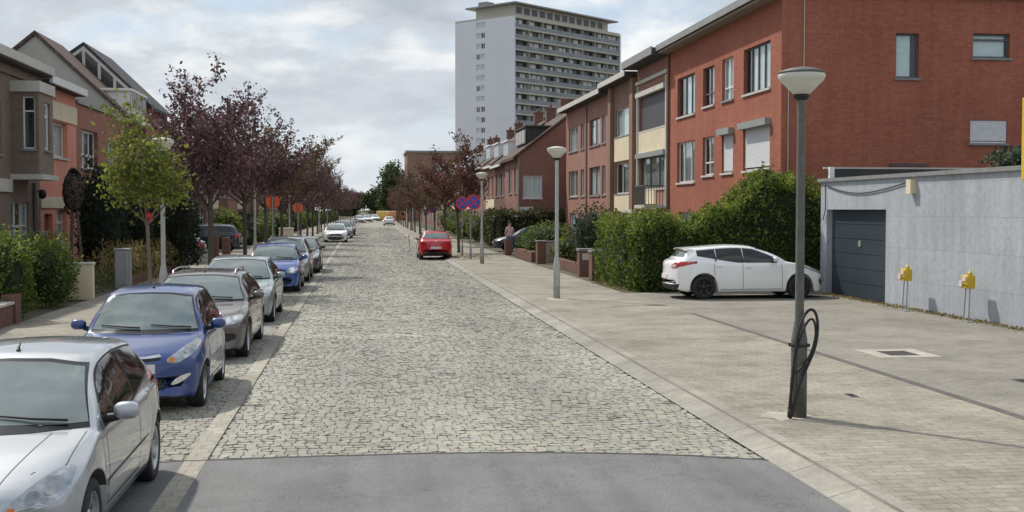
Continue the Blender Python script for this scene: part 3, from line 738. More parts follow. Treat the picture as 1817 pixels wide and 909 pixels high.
# ---- left-hand side
# dark brick house with the bay
Y0 = 32.0; fr = FL(-11, Y0); U = lambda y: y - Y0; L_ = 11.4
e = empty('bay_house', (-11, Y0, 0), 'dark brown brick house with a projecting bay and white cornice at the left edge', 'house')
ops = [(U(34.0), U(36.2), 3.9, 5.8), (U(37.2), U(39.0), 4.2, 5.8), (U(36.0), U(37.4), .1, 2.4), (U(39.9), U(42.0), .15, 2.75)]
mb = MB(); facade(mb, fr, 0, L_, 0, 7.0, ops, .16); end_walls(mb, fr, L_, 9, 7.0); mb.build('wall', M['dark_brick'], e)
window(e, fr, *ops[0], (.5,), (.7,), cur=WC); window(e, fr, *ops[1], (.5,), cur=WC); window(e, fr, *ops[2], (.5,), (.75,), fm='door_white', sill=None)
window(e, fr, *ops[3], (.33, .66), (.7,), fm='door_white', sill=None, cur=HC)
rf = MB().fbox(fr, 0, L_, 7.0, 7.32, -9, .45).build('roof', M['roofing'], e)
MB().fbox(fr, 0, L_, 7.06, 7.34, .45, .55).build('cornice', M['offwhite'], rf)
MB().fbox(fr, .0, L_, 6.72, 6.99, .002, .1).build('frieze', M['dark_brick'], e)
MB().lathe([(.16, 0), (.16, .55), (.22, .6), (.22, .66), (.1, .7), (.1, .85), (.26, .9), (.26, .94), (0, .98)], fr.p(U(41.5), 7.3, -1.6), 10).build('vent_pipe', M['fascia'], rf)
by0, by1, bx = 40.0, 41.8, .85                                        # bay
bf = Frame((-11 + bx, by0, 0), (0, 1, 0), (1, 0, 0)); bs = Frame((-11, by0, 0), (1, 0, 0), (0, -1, 0))
bo = [(.72, 1.42, 4.42, 5.95)]; so_ = [(.36, .74, 4.42, 6.08)]
mb = MB(); facade(mb, bf, 0, by1 - by0, 3.62, 6.22, bo, .1); facade(mb, bs, 0, bx, 3.62, 6.22, so_, .1)
mb.face([bf.p(by1 - by0, 3.62), bf.p(by1 - by0, 3.62, -bx), bf.p(by1 - by0, 6.22, -bx), bf.p(by1 - by0, 6.22)])
bay = mb.build('bay', M['dark_brick'], e)
MB().fbox(bf, -.08, by1 - by0 + .08, 6.22, 6.56, -bx, .06).build('bay_roof', M['offwhite'], bay)
MB().fbox(bf, -.15, by1 - by0 + .15, 3.45, 3.62, -bx - .1, .12).build('bay_slab', M['offwhite'], bay)
window(e, bf, *bo[0], (), (.72,), cur=HC, rec=.08, w=.09); window(e, bs, *so_[0], (), (.72,), cur=None, rec=.08, w=.05)
MB().fbox(fr, 0, U(39.85), 3.05, 3.45, .002, .08).build('band', M['offwhite'], e)
MB().tube([fr.p(U(42.4), 0.1, .08), fr.p(U(42.4), 3.4, .08)], .06, 7).build('downpipe', M['post_dark'], e)
MB().lathe([(.02, 0), (.11, .06), (.13, .2), (.1, .3), (.02, .34)], fr.p(U(42.7), 2.85, .25), 10).tube([fr.p(U(42.7), 3.1, 0), fr.p(U(42.7), 3.15, .25)], .02, 5).build('wall_lamp', M['black'], e)
# salmon house
Y0 = 43.4; fr = FL(-11, Y0); U = lambda y: y - Y0; L_ = 5.4
e = empty('plastered_house', (-11, Y0, 0), 'salmon pink plastered house with a cream band and white gutter', 'house')
ops = [(U(45.1), U(47.4), 4.4, 5.7), (U(43.9), U(45.0), .4, 2.35), (U(45.6), U(47.2), .9, 2.5)]
mb = MB(); facade(mb, fr, 0, L_, 0, 6.85, ops, .22); end_walls(mb, fr, L_, 8.5, 6.85); mb.build('wall', M['salmon'], e)
window(e, fr, *ops[0], (.4,), cur=('curtain', [(.0, .95)]), fm='frame_white', rec=.18, sill='offwhite', w=.08)
window(e, fr, *ops[2], (.5,), (.7,), cur=HC, rec=.18, w=.08)
MB().fbox(fr, *ops[1][:3], 2.35, -.2, -.14).build('door', M['door_red'], e)
for q in ((5.75, 6.4), (2.55, 2.95)): MB().fbox(fr, .0, L_, *q, .002, .05).build('band', M['cream'], e)
MB().fbox(fr, 2.1, 2.16, 6.42, 6.8, .002, .02).build('joint', M['door_red'], e)
MB().fbox(fr, -.2, 0.14, 1.4, 1.75, .02, .2).build('letter_box', M['offwhite'], e)
rf = MB().fbox(fr, .05, L_, 6.85, 7.0, -8.5, .35).build('roof', M['roofing'], e)
MB().fbox(fr, .05, L_, 6.86, 7.12, .35, .46).build('gutter', M['white'], rf)
# flat roofed brick house
Y0 = 48.8; fr = FL(-11, Y0); U = lambda y: y - Y0; L_ = 9.48
e = empty('brick_house', (-11, Y0, 0), 'flat roofed brick house with a wide dark window right of the salmon house', 'house')
ops = [(U(49.6), U(52.7), 4.15, 5.7), (U(54.7), U(56.6), 4.2, 5.5), (U(50), U(52.8), .8, 2.5), (U(54.4), U(55.5), .1, 2.4)]
plainbody(e, fr, L_, 6.62, ops, 'left_brick', depth=9, over=.03, fascia='fascia', rh=.1)
window(e, fr, *ops[0], (.34, .67), (.35,), fm='frame_white', cur=('greycurtain', [(.02, .6)]), rec=.16, w=.09); window(e, fr, *ops[1], (.5,), cur=HC, rec=.16, w=.08)
window(e, fr, *ops[2], (.5,), cur=WC, rec=.16); window(e, fr, *ops[3], fm='frame_brown', sill=None)
# house with the grey clad gable and the white dormer
Y0 = 58.3; fr = FL(-11, Y0); L_ = 5.2; he, hr, rd, dp = 6.85, 10.5, 3.9, 8.2
e = empty('grey_gable_house', (-11, Y0, 0), 'house with a tall pale grey clad gable and a white dormer on its brown roof', 'house')
ops = [(.5, 2.2, 4.2, 5.5), (2.9, 4.6, 4.2, 5.5), (.6, 1.7, .1, 2.4), (2.4, 4.6, .8, 2.4)]
mb = MB(); facade(mb, fr, 0, L_, 0, he, ops, .14)
mb.face([fr.p(L_, 0), fr.p(L_, 0, -dp), fr.p(L_, he, -dp), fr.p(L_, hr, -rd), fr.p(L_, he)]); mb.face([fr.p(0, 0, -dp), fr.p(L_, 0, -dp), fr.p(L_, he, -dp), fr.p(0, he, -dp)])
mb.build('wall', M['left_brick'], e)
MB().face([fr.p(0, 0), fr.p(0, 0, -dp), fr.p(0, he, -dp), fr.p(0, hr, -rd), fr.p(0, he)]).build('gable_cladding', M['cladding'], e)
mb = MB()
for (d0, z0), (d1, z1) in (((.3, he - .26), (-rd, hr + .02)), ((-rd, hr + .02), (-dp - .2, he - .1))):
    mb.prism([fr.p(-.12, z0, d0), fr.p(-.12, z1, d1), fr.p(-.12, z1 + .2, d1), fr.p(-.12, z0 + .2, d0)], (0, L_ + .12, 0))
rf = mb.build('roof', M['roof_tile'], e)
MB().fbox(fr, .0, L_, 6.58, 6.78, .3, .46).build('gutter', M['white'], rf)
d = MB().fbox(fr, 1.0, 4.9, 7.0, 8.1, -1.7, .1).fbox(fr, .85, 5.05, 8.103, 8.22, -1.7, .22).build('dormer', M['white'], rf)
for q in range(3): window(d, fr, 1.1 + q * 1.28, 2.25 + q * 1.28, 7.25, 7.98, (), fm='frame_white', rec=-.17, sill=None, glass=False, shut=('greycurtain', .9), w=.08)
for i, o in enumerate(ops): window(e, fr, *o, (.5,), cur=HC, fm='frame_white' if i != 2 else 'frame_brown')
# taller house with the glazed gable
Y0 = 63.52; xf = -10.9; fr = FL(xf, Y0); L_ = 6.9; he, hr, rd, dp = 7.9, 10.75, 3.0, 7.0
e = empty('glazed_gable_house', (xf, Y0, 0), 'taller house behind the grey gable with a glazed triangular gable and dark roof', 'house')
ops = [(.7, 2.6, 4.2, 5.5), (3.7, 6.0, 4.2, 5.5), (1, 2.2, .1, 2.4), (3.4, 6.2, .8, 2.4)]
mb = MB(); facade(mb, fr, 0, L_, 0, he, ops, .14)
mb.face([fr.p(L_, 0), fr.p(L_, 0, -dp), fr.p(L_, he, -dp), fr.p(L_, hr, -rd), fr.p(L_, he)])
mb.face([fr.p(0, 0), fr.p(0, 0, -dp), fr.p(0, he, -dp), fr.p(0, he)]); mb.face([fr.p(0, 0, -dp), fr.p(L_, 0, -dp), fr.p(L_, he, -dp), fr.p(0, he, -dp)])
mb.build('wall', M['left_brick'], e)
gl = MB().prism([fr.p(.06, he, 0), fr.p(.06, hr - .1, -rd), fr.p(.06, he, -dp)], (0, .03, 0)).build('gable_glazing', M['tower_pane'], e)
gfr = Frame((xf, Y0, 0), (-1, 0, 0), (0, -1, 0))
zr = lambda d: he + (hr - he) * d / rd if d < rd else hr - (hr - he) * (d - rd) / (dp - rd)
for d in (.8, 1.5, 2.25, 3.0, 3.8, 4.8): MB().fbox(gfr, d - .07, d + .07, he, zr(d) - .12, -.05, .02).build('mullion', M['offwhite'], gl)
for a, b in (((0, he), (rd, hr)), ((rd, hr), (dp, he))):
    A, B = gfr.p(a[0], a[1] - .02), gfr.p(b[0], b[1] - .02); MB().prism([A, B, B - Vector((0, 0, .2)), A - Vector((0, 0, .2))], (0, .06, 0)).build('verge_board', M['offwhite'], gl)
mb = MB()
for (d0, z0), (d1, z1) in (((.35, he - .33), (-rd, hr + .02)), ((-rd, hr + .02), (-dp - .2, he - .1))):
    mb.prism([fr.p(-.02, z0, d0), fr.p(-.02, z1, d1), fr.p(-.02, z1 + .16, d1), fr.p(-.02, z0 + .16, d0)], (0, L_, 0))
mb.build('roof', M['roof_dark'], e)
for i, o in enumerate(ops): window(e, fr, *o, (.5,), cur=HC, fm='frame_white' if i != 2 else 'frame_brown')
ll = ['red brick house with white framed doorway behind the parked dark estate car', 'brick house behind the left-hand plum trees, second beyond the glazed gable',
      'brick house behind the left-hand plum trees, third beyond the glazed gable']
y = 70.5
for i in range(26):
    e = terrace(-11.5, y, 7.2, 6.0 + .2 * (i % 3), 9.0, -1, mats[(i + 2) % 6], 'roof_tile' if i % 2 else 'roof_dark',
            ll[i] if i < 3 else 'brick terrace house screened by the far end of the left-hand plum row', i % 3 == 1, 'terrace houses on the left', cream=i % 3 == 0, simple=i > 8)
    if i == 0:
        f0 = FL(-11.5, y); [MB().fbox(f0, *q).build('porch_column' if q[4] > .02 or q[3] == 2.6 else 'porch_roof', M['white'], e) for q in ((.3, .65, 0, 2.6, .01, .5), (2.1, 2.45, 0, 2.6, .01, .5), (.2, 2.55, 2.601, 2.9, .01, .6))]
    y += 7.23

# ---- the tower block
a = R(48); cx, cy = 39.1, 313.0
U1 = Vector((math.sin(a), math.cos(a), 0)); U2 = Vector((-math.cos(a), math.sin(a), 0))
LT, WT, NF = 47.0, 21.0, 19; fh = 2.78; zt = 52.6
e = empty('tower_block', (cx, cy, 0), 'tall white tower block with rows of balconies behind the right-hand houses', 'building')
ff = Frame((cx, cy, 0), U1, -U2); fs = Frame((cx, cy, 0), U2, -U1)
mb = MB(); ws = []
for i in range(NF):
    z = zt - (i + 1) * fh + .7
    if z > 0: ws += [(10.2, 11.7, z, z + 1.5), (12.0, 13.3, z, z + 1.5)]
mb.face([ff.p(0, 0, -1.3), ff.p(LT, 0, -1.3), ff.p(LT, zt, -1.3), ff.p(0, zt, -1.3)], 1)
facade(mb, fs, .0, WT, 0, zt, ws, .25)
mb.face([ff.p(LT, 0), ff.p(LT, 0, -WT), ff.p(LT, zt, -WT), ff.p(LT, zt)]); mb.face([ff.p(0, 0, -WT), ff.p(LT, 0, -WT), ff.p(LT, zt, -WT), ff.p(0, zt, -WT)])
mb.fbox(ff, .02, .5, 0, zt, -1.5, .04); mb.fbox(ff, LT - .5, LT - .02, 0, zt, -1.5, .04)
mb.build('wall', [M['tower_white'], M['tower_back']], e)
for o in ws: window(e, fs, *o, (.5,), fm='frame_white', rec=.2, sill=None, cur=WC if rng.random() < .45 else None, w=.14)
for i in range(NF):
    z = zt - i * fh
    mb = MB().fbox(ff, .5, LT - .5, z - .42, z, -1.3, .12)
    b = mb.build('balcony', M['tower_slab'], e)
    if z - fh < 0: break
    zf = z - fh
    mb = MB().fbox(ff, .5, LT - .5, zf + .05, zf + 1.0, -.02, .06); mb.build('railing', M['rail_glass'], b)
    mb = MB(); u = .9; mc = MB(); md = MB(); mp_ = MB()
    while u < LT - 1.4:
        wv = rng.choice((1.2, 1.6, 2.1)); 
        (mc if rng.random() < .55 else mb).fbox(ff, u, min(u + wv, LT - .6), zf + .5, zf + 2.2, -1.29, -1.2)
        u += wv + rng.choice((.35, .6, 1.3))
    n0 = len(mb.f); mb.v, off_ = mb.v + mc.v, len(mb.v); mb.f += [tuple(k_ + off_ for k_ in f_) for f_ in mc.f]; mb.mi += [1] * len(mc.f); mb.sm += mc.sm
    mb.fbox(ff, .6, LT - .6, zf + .48, zf + 2.25, -1.298, -1.27).build('glazing', [M['tower_pane'], M['curtain']], b)
    for j in range(9):
        mp_ = MB(); mp_.fbox(ff, .5 + (LT - 1) * j / 8 - (.1 if j == 8 else 0), .62 + (LT - 1) * j / 8 - (.1 if j == 8 else 0), zf + .002, z - .422, -1.2, -.022); mp_.build('partition', M['tower_slab'], b)
MB().fbox(ff, 0, LT, zt, zt + .5, -WT, -.3).build('parapet', M['tower_slab'], e)
pf = MB().fbox(ff, 1.2, LT - 5, zt + .5, zt + 3.2, -WT + 6.5, -1.0).build('penthouse', M['tower_slab'], e)
rf = MB().fbox(ff, -.5, LT - 2.6, zt + 3.2, zt + 3.6, -WT + 4.2, .9).build('roof', M['fascia'], e)
for j in range(12): MB().fbox(ff, 2 + j * 3.2, 4.2 + j * 3.2, zt + 1.0, zt + 2.7, -.998, -.95).build('pane', M['tower_pane'], pf)
for q in ((5, 8.5, -7, -4), (.5, 3.5, -13, -10)): MB().fbox(ff, q[0], q[1], zt + 3.602, zt + 4.8, q[2], q[3]).build('plant_room', M['fascia'], rf)

# ---- garage
gx = 13.15; gy0, gy1 = 19.0, 33.7; fr = FR(gx, gy0); U = lambda y: y - gy0; zg = 3.3
e = empty('garage', (gx, gy0, 0), 'low pale blue-grey rendered garage with a wide dark door', 'garage')
gd = (U(29.3), U(33.25), .1, 2.5)
mb = MB(); facade(mb, fr, 0, gy1 - gy0, 0, zg, [gd], .22); end_walls(mb, fr, gy1 - gy0, 8, zg); mb.build('wall', M['garage'], e)
mb = MB()
n = 6
for i in range(n):
    z0 = .1 + (2.4 / n) * i; mb.fbox(fr, gd[0], gd[1], z0 + .006, z0 + 2.4 / n - .006, -.22, -.17)
mb.fbox(fr, gd[0], gd[1], .1, 2.5, -.26, -.221)
do = mb.build('garage_door', M['garage_door'], e)
MB().fbox(fr, gd[0] + 1.9, gd[0] + 2.05, 1.5, 1.66, -.168, -.14).build('handle', M['metal'], do)
rf = MB().fbox(fr, -.1, gy1 - gy0 + .08, zg, zg + .08, -8.1, .05).build('roof', M['roofing'], e)
MB().fbox(fr, -.1, gy1 - gy0 + .1, zg - .01, zg + .085, .052, .075).build('fascia', M['stone'], rf)
MB().fbox(fr, U(27.6), U(27.85), zg - .42, zg - .08, .002, .16).build('junction_box', M['cream'], e)
pts = [fr.p(gy1 - gy0 - .5, zg - .12, .03)]
for i in range(1, 17):
    t = i / 16; pts.append(fr.p((gy1 - gy0 - .5) + (U(27.8) - (gy1 - gy0 - .5)) * t, zg - .12 - .32 * math.sin(t * math.pi) ** 1 * (1 - .5 * t), .03))
MB().tube(pts, .016, 5).tube([fr.p(gy1 - gy0 - .4, zg - .1, .03), fr.p(gy1 - gy0 - .45, zg - .8, .04), fr.p(gy1 - gy0 - .3, zg - 1.1, .05)], .014, 5).build('cable', M['black'], e)
MB().box(13.3, 13.44, 33.42, 33.56, zg + .081, zg + .42).build('vent_pipe', M['white'], rf)
MB().box(13.46, 19.5, 33.62, 33.68, zg + .081, zg + .37).build('dark_gap_panel', M['roofing'], rf); MB().box(13.2, 19.5, 33.6, 33.7, zg + .372, zg + .42).build('coping', M['offwhite'], rf)  # dark panel stands in for the dark open gap under the coping
# weeds and grit along the foot of the wall
g = empty('wall_sign', (13.0, 22.4, 3.1), 'yellow upright sign panel cut off by the right edge, on the garage wall', 'sign')
MB().box(12.93, 13.02, 21.75, 22.60, 3.09, 4.70).build('panel', M['yellow'], g, bevel=.01)
MB().tube([(13.04, 22.0, 3.6), (13.25, 22.0, 3.3)], .03, 6).tube([(13.05, 22.0, 3.25), (13.05, 22.0, 4.6)], .03, 6).build('bracket', M['metal'], g)

def gas_box(x, y, label):
    e = empty('meter_box', (x, y, .1), label, 'meter box', 'yellow boxes along the garage wall')
    MB().box(x - .09, x + .09, y - .15, y + .15, .82, 1.10).build('box', M['yellow'], e, bevel=.015)
    for q in ((y - .11, y + .02, .98, 1.07), (y + .05, y + .17, .86, .98)): MB().box(x - .12, x - .092, *q).build('label_plate', M['plate'], e)
    MB().lathe([(.0, 0), (.05, 0), (.05, .06), (.02, .07), (.02, .12), (0, .12)], (x, y - .08, 1.1), 8).lathe([(.045, -.05), (.045, .05)], (x - .12, y - .12, .9), 8, 'x').build('valve', M['yellow'], e)
    for q, r_ in ((-.12, -.09), (.15, .09)): MB().tube([(x - .03, y + q * .8, .1), (x, y + r_, .83)], .016, 6).build('leg', M['metal'], e)
    MB().box(x - .1, x + .05, y - .16, y + .19, .1, .115).build('foot_plate', M['metal'], e)
gas_box(12.72, 27.2, 'smaller yellow box on thin metal legs nearer the garage door')
gas_box(12.80, 24.4, 'yellow box with pale labels on thin legs nearer the right edge')
# ------------------------------------------------------------------ vegetation
def leaf_mesh(name, pts, size, mat, parent, seed, aspect=.6, droop=0.0, base=None, up=None):
    """every leaf is a small folded face with its own turn"""
    g = np.random.default_rng(seed); P = np.asarray(pts, float); n = len(P)
    a = g.normal(size=(n, 3)); a[:, 2] -= droop
    if up is not None: a[:, 2] += up
    a /= np.linalg.norm(a, axis=1)[:, None]
    b = g.normal(size=(n, 3)); b -= a * (a * b).sum(1)[:, None]; b /= np.linalg.norm(b, axis=1)[:, None]
    nn = np.cross(a, b)
    s = (size * g.uniform(.6, 1.35, n))[:, None]
    V = np.stack([P - a * s * .5, P + b * s * aspect * .5 + nn * s * .08, P + a * s * .5, P - b * s * aspect * .5 + nn * s * .08], 1)
    if parent is not None: V = V - np.array(wloc(parent))
    me = bpy.data.meshes.new(name)
    F = (np.arange(n) * 4)[:, None] + np.arange(4)
    me.from_pydata(V.reshape(-1, 3).tolist(), [], F.tolist()); me.update()
    me.materials.append(mat)
    o = bpy.data.objects.new(name, me); COL.objects.link(o)
    if parent is not None: o.parent = parent
    return o

def tree(name, label, group, loc, seed, h, th, spread, nl, dens, leaf, mat, bark='bark', tr=.11, whip=1.0, cat='tree', stake=False, lo=.32, fill=0, ftop=.62, extra=()):
    g = random.Random(seed); e = empty(name, loc, label, cat, group); x, y, z = loc
    tb = MB(); top = Vector((x + g.uniform(-.1, .1), y + g.uniform(-.1, .1), z + th))
    tb.tube([(x, y, z - .05), (x + .01, y, z + .15), ((x + top.x) / 2 + g.uniform(-.04, .04), (y + top.y) / 2, z + th * .5), top], [tr * 1.35, tr, tr * .85, tr * .8], 10)
    P = []
    def along(a, b, d, r):
        n = max(1, int((b - a).length * d))
        for _ in range(n):
            t = g.random(); c = a + (b - a) * t; k = r * (1.1 - .5 * t)
            P.append((c.x + g.gauss(0, k), c.y + g.gauss(0, k), c.z + g.gauss(0, k)))
    def shoot(p, d, l, r0, lev):
        q = p; dirv = d.normalized(); seg = 4; pts = [p]
        for i in range(seg):
            dirv = (dirv + Vector((g.uniform(-.16, .16), g.uniform(-.16, .16), .10 + .06 * whip))).normalized()
            nq = q + dirv * l / seg; pts.append(nq)
            if lev > 0 or i > 0: along(q, nq, dens * (1.1 if lev else .75), .13 if lev > 1 else .2)
            if lev < 2 and i >= (1 if lev == 0 else 0):
                for _ in range(2 if lev == 0 else 1):
                    side = Vector((g.uniform(-1, 1), g.uniform(-1, 1), g.uniform(-.15, .7))).normalized()
                    shoot(nq, (dirv * .6 + side * .9), l * g.uniform(.32, .52), r0 * .5, lev + 1)
            q = nq
        tb.tube(pts, [r0 * (1 - .75 * i / seg) for i in range(seg + 1)], 6 if lev < 2 else 4, caps=False)
    L0 = h - th
    for i in range(nl):
        az = 2 * math.pi * (i + g.uniform(-.3, .3)) / nl; el = g.uniform(.55, 1.15)
        d = Vector((math.cos(az) * math.cos(el), math.sin(az) * math.cos(el), math.sin(el)))
        l = min(L0 * g.uniform(.72, 1.0), spread / max(math.cos(el), .25) * .9)
        shoot(top - Vector((0, 0, g.uniform(0, th * .18))), d, l, tr * .5, 0)
    shoot(top, Vector((g.uniform(-.2, .2), g.uniform(-.2, .2), 1)), L0 * .95, tr * .6, 0)
    for _ in range(int(fill)):
        az = g.uniform(0, 2 * math.pi); rr = spread * math.sqrt(g.random()) * .8; hh = g.uniform(.15, ftop)
        P.append((x + math.cos(az) * rr, y + math.sin(az) * rr, z + th + L0 * hh * (1 - .35 * rr / spread) - .3))
    for (ex_, ey_, ez_, er_, en_) in extra: P += [(x + ex_ + g.gauss(0, er_), y + ey_ + g.gauss(0, er_), z + ez_ + g.gauss(0, er_)) for _ in range(en_)]
    A = np.array(P); rad = np.hypot(A[:, 0] - x, A[:, 1] - y); zb_ = z + th
    kz = (h - th) / (A[:, 2].max() - zb_); kr = spread / np.percentile(rad, 96)
    def fit(p):
        t = max(0., min(1., (p[2] - z - .6 * th) / (.4 * th))); k_ = 1 + (kr - 1) * t
        return (x + (p[0] - x) * k_, y + (p[1] - y) * k_, zb_ + (p[2] - zb_) * kz if p[2] > zb_ else p[2])
    P = [fit(p) for p in P]; tb.v = [fit(p) for p in tb.v]
    tb.build('trunk', M[bark], e)
    leaf_mesh('crown', P, leaf, M[mat], e, seed, .62, .15)
    return e
proto = [tree('plum_tree', 'tallest dark purple plum tree behind the brown estate car, its whippy shoots above the roofs', 'plum trees along the left pavement', (-4.5, 36.9, .1), 11, 7.05, 2.75, 1.95, 8, 40, .118, 'plum', tr=.095, fill=900)]
proto.append(tree('plum_tree', 'dark purple plum tree right of the tallest one, behind the bright blue car', 'plum trees along the left pavement', (-4.5, 47.4, .1), 12, 7.3, 2.75, 2.3, 8, 40, .125, 'plum', tr=.085, fill=1000))
proto.append(tree('plum_tree', 'reddish plum tree just behind the orange octagonal signs', 'plum trees along the left pavement', (-4.5, 57.9, .1), 13, 6.8, 2.7, 2.3, 7, 30, .14, 'plum_mixed', tr=.085, fill=450))
proto.append(tree('plum_tree', 'nearest reddish plum tree in the right-hand row, over the no-stopping signs', 'plum trees along the right pavement', (5.3, 67.3, .1), 14, 7.0, 2.5, 2.1, 7, 26, .145, 'plum_red', tr=.085, fill=280))
proto.append(tree('plum_tree', 'thinner reddish plum tree left of the second orange sign', 'plum trees along the left pavement', (-4.5, 68.4, .1), 17, 6.5, 2.6, 2.0, 6, 26, .14, 'plum_mixed', tr=.085, fill=350))
proto.append(tree('plum_tree', 'wider plum tree just beyond the second orange sign', 'plum trees along the left pavement', (-4.5, 78.9, .1), 18, 6.2, 2.6, 2.6, 9, 26, .14, 'plum', tr=.085, fill=700))
proto[0].rotation_euler.z = R(-75)
for i in range(6, 25):
    y = 36.9 + 10.5 * (i - 1); s = .86 + .26 * rng.random()
    copy_tree(proto[(1, 4, 2, 5)[i % 4]], (-4.5 + bend(y), y, .1), rng.uniform(0, 6.28), 'dark reddish plum tree in the long receding left-hand row', (s, s, s * (.92 + .16 * rng.random())))
for i in range(1, 16):
    y = 67.3 + 12.2 * i; s = .80 + .22 * rng.random()
    lb = {1: 'second plum tree of the right-hand row, just beyond the no-stopping signs'}.get(i, 'reddish plum tree in the receding right-hand row')
    copy_tree(proto[(3, 4, 2)[i % 3]], (5.4 + bend(y), y, .1), rng.uniform(0, 6.28), lb, (s, s, s)); bpy.context.view_layer.update()
for o in bpy.data.objects:
    if o.name.startswith('plum_tree') and o.location.x > 3: o['group'] = 'plum trees along the right pavement'
yt = tree('young_tree', 'slender young tree with yellow-green leaves and a red ribbon, beside the lamp post', None, (-4.5, 26.6, .1), 21, 4.95, 2.42, .98, 8, 30, .11, 'young', 'bark_light', .045, 1.8, fill=420, ftop=.88, extra=((.28, -.15, 3.95, .2, 110), (.12, -.2, 4.3, .18, 60)))
MB().lathe([(.075, 0), (.08, .03), (.075, .09), (.06, .1)], (-4.5, 26.6, 2.33), 10).box(-4.49, -4.44, 26.52, 26.54, 2.24, 2.39).build('ribbon', M['sign_red'], yt)
tree('plane_tree', 'green street tree standing between the plum rows far down the left side', None, (-8.3, 128, .1), 23, 7, 2.3, 3, 8, 12, .28, 'far_tree', fill=200)

def blob_pts(g, n, c, r, shell=.75, ripple=.12):
    P = []
    ph = [g.uniform(0, 6.28) for _ in range(6)]
    for _ in range(n):
        v = Vector((g.gauss(0, 1), g.gauss(0, 1), g.gauss(0, 1))).normalized()
        k = 1 + ripple * (math.sin(v.x * 5 + ph[0]) * math.sin(v.y * 5 + ph[1]) + math.sin(v.z * 6 + ph[2]) * math.sin(v.x * 7 + ph[3]) * .7)
        t = (shell + (1 - shell) * g.random() ** .6) * k + g.gauss(0, .04)
        P.append((c[0] + v.x * r[0] * t, c[1] + v.y * r[1] * t, c[2] + v.z * r[2] * t))
    return P
def box_pts(g, n, b, amp=.12, zf=None):
    x0, x1, y0, y1, z0, z1 = b; P = []
    A = [(y1 - y0) * (z1 - z0), (y1 - y0) * (z1 - z0), (x1 - x0) * (z1 - z0), (x1 - x0) * (z1 - z0), (x1 - x0) * (y1 - y0) * 1.3]
    for _ in range(n):
        k = g.choices(range(5), A)[0]; x, y, z = g.uniform(x0, x1), g.uniform(y0, y1), z0 + (z1 - z0) * g.random()
        if k == 0: x = x0
        elif k == 1: x = x1
        elif k == 2: y = y0
        elif k == 3: y = y1
        else: z = z1
        zt = zf(x, y) if zf else z1
        z = z0 + (z - z0) * (zt - z0) / (z1 - z0)
        w_ = amp * (math.sin(x * 3.1 + z * 2.3) * math.sin(y * 2.7 + z * 1.9) + .7 * math.sin(x * 7.3 + y * 5.1) * math.sin(z * 6.1))
        x += (w_ if k == 1 else -w_ if k == 0 else 0) + g.gauss(0, .06); y += (w_ if k == 3 else -w_ if k == 2 else 0) + g.gauss(0, .06)
        z += (w_ * 1.2 if k == 4 else 0) + (abs(g.gauss(0, .16)) * (1 if g.random() < .35 else .3) if k == 4 else g.gauss(0, .05))
        P.append((x, y, max(z, z0 + .02)))
    return P
def bush(name, label, c, r, n, leaf, mat, seed, cat='bush', core='core', group=None, stems=0, shell=.7, ripple=.14, base=None, fresh=0):
    g = random.Random(seed); z0 = base if base is not None else c[2] - r[2]
    e = empty(name, (c[0], c[1], z0), label, cat, group)
    cb = MB(); cb.ball(c, [k * .74 for k in r], 14, 10, e=.85)  # solid dark core inside the leaves blocks the view through
    if stems:
        for i in range(stems): cb.tube([(c[0] + g.uniform(-.12, .12), c[1] + g.uniform(-.12, .12), z0), (c[0] + g.uniform(-.2, .2) * r[0], c[1], c[2] - r[2] * .4)], .035, 6)
    cb.build('core_and_stems', M[core], e)
    P = [p for p in blob_pts(g, n, c, r, shell, ripple) if p[2] > z0 + .02]
    leaf_mesh('foliage', P, leaf, M[mat], e, seed)
    if fresh:
        Q = [(c[0] + (p[0] - c[0]) * 1.03, c[1] + (p[1] - c[1]) * 1.03, p[2] + g.random() * .14) for p in P if p[2] > c[2] + r[2] * .25 and g.random() < fresh]
        leaf_mesh('fresh_leaves', Q, leaf, M['hedge_light'], e, seed + 1)
    return e
def hedge(name, label, boxes, n, leaf, mat, seed, zf=None, core='core', amp=.12, cat='hedge', ins=.16, whips=0):
    g = random.Random(seed); b0 = boxes[0]; e = empty(name, ((b0[0] + b0[1]) / 2, (b0[2] + b0[3]) / 2, b0[4]), label, cat)
    cb = MB(); P = []; tot = sum((b[1] - b[0] + b[3] - b[2]) * (b[5] - b[4]) for b in boxes)
    Q = []
    for b in boxes:
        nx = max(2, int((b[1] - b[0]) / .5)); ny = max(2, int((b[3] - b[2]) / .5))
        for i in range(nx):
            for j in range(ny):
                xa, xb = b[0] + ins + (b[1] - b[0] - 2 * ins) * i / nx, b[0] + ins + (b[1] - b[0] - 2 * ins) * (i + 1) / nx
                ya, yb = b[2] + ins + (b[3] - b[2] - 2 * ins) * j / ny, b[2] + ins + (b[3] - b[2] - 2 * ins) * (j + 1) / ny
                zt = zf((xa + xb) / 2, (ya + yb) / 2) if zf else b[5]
                cb.box(xa, xb - .002, ya, yb - .002, b[4], zt - ins * 1.3 - .05 * ((i + 2 * j) % 3))  # dark boxes fill the hedge inside so nothing shows through
        P += box_pts(g, int(n * (b[1] - b[0] + b[3] - b[2]) * (b[5] - b[4]) / tot), b, amp, zf)
        for _ in range(whips):
            x, y = g.uniform(b[0], b[1]), g.uniform(b[2], b[3]); z = (zf(x, y) if zf else b[5]); l = g.uniform(.2, .6)
            dx, dy = g.uniform(-.15, .15), g.uniform(-.15, .15)
            z -= .15
            for k in range(9): Q.append((x + dx * k / 9 + g.gauss(0, .03), y + dy * k / 9 + g.gauss(0, .03), z + l * k / 9))
    cb.build('inner_core', M[core], e)
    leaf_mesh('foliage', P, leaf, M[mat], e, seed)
    if Q: leaf_mesh('fresh_leaves', Q, leaf * .95, M['hedge_light'], e, seed + 1)
    return e
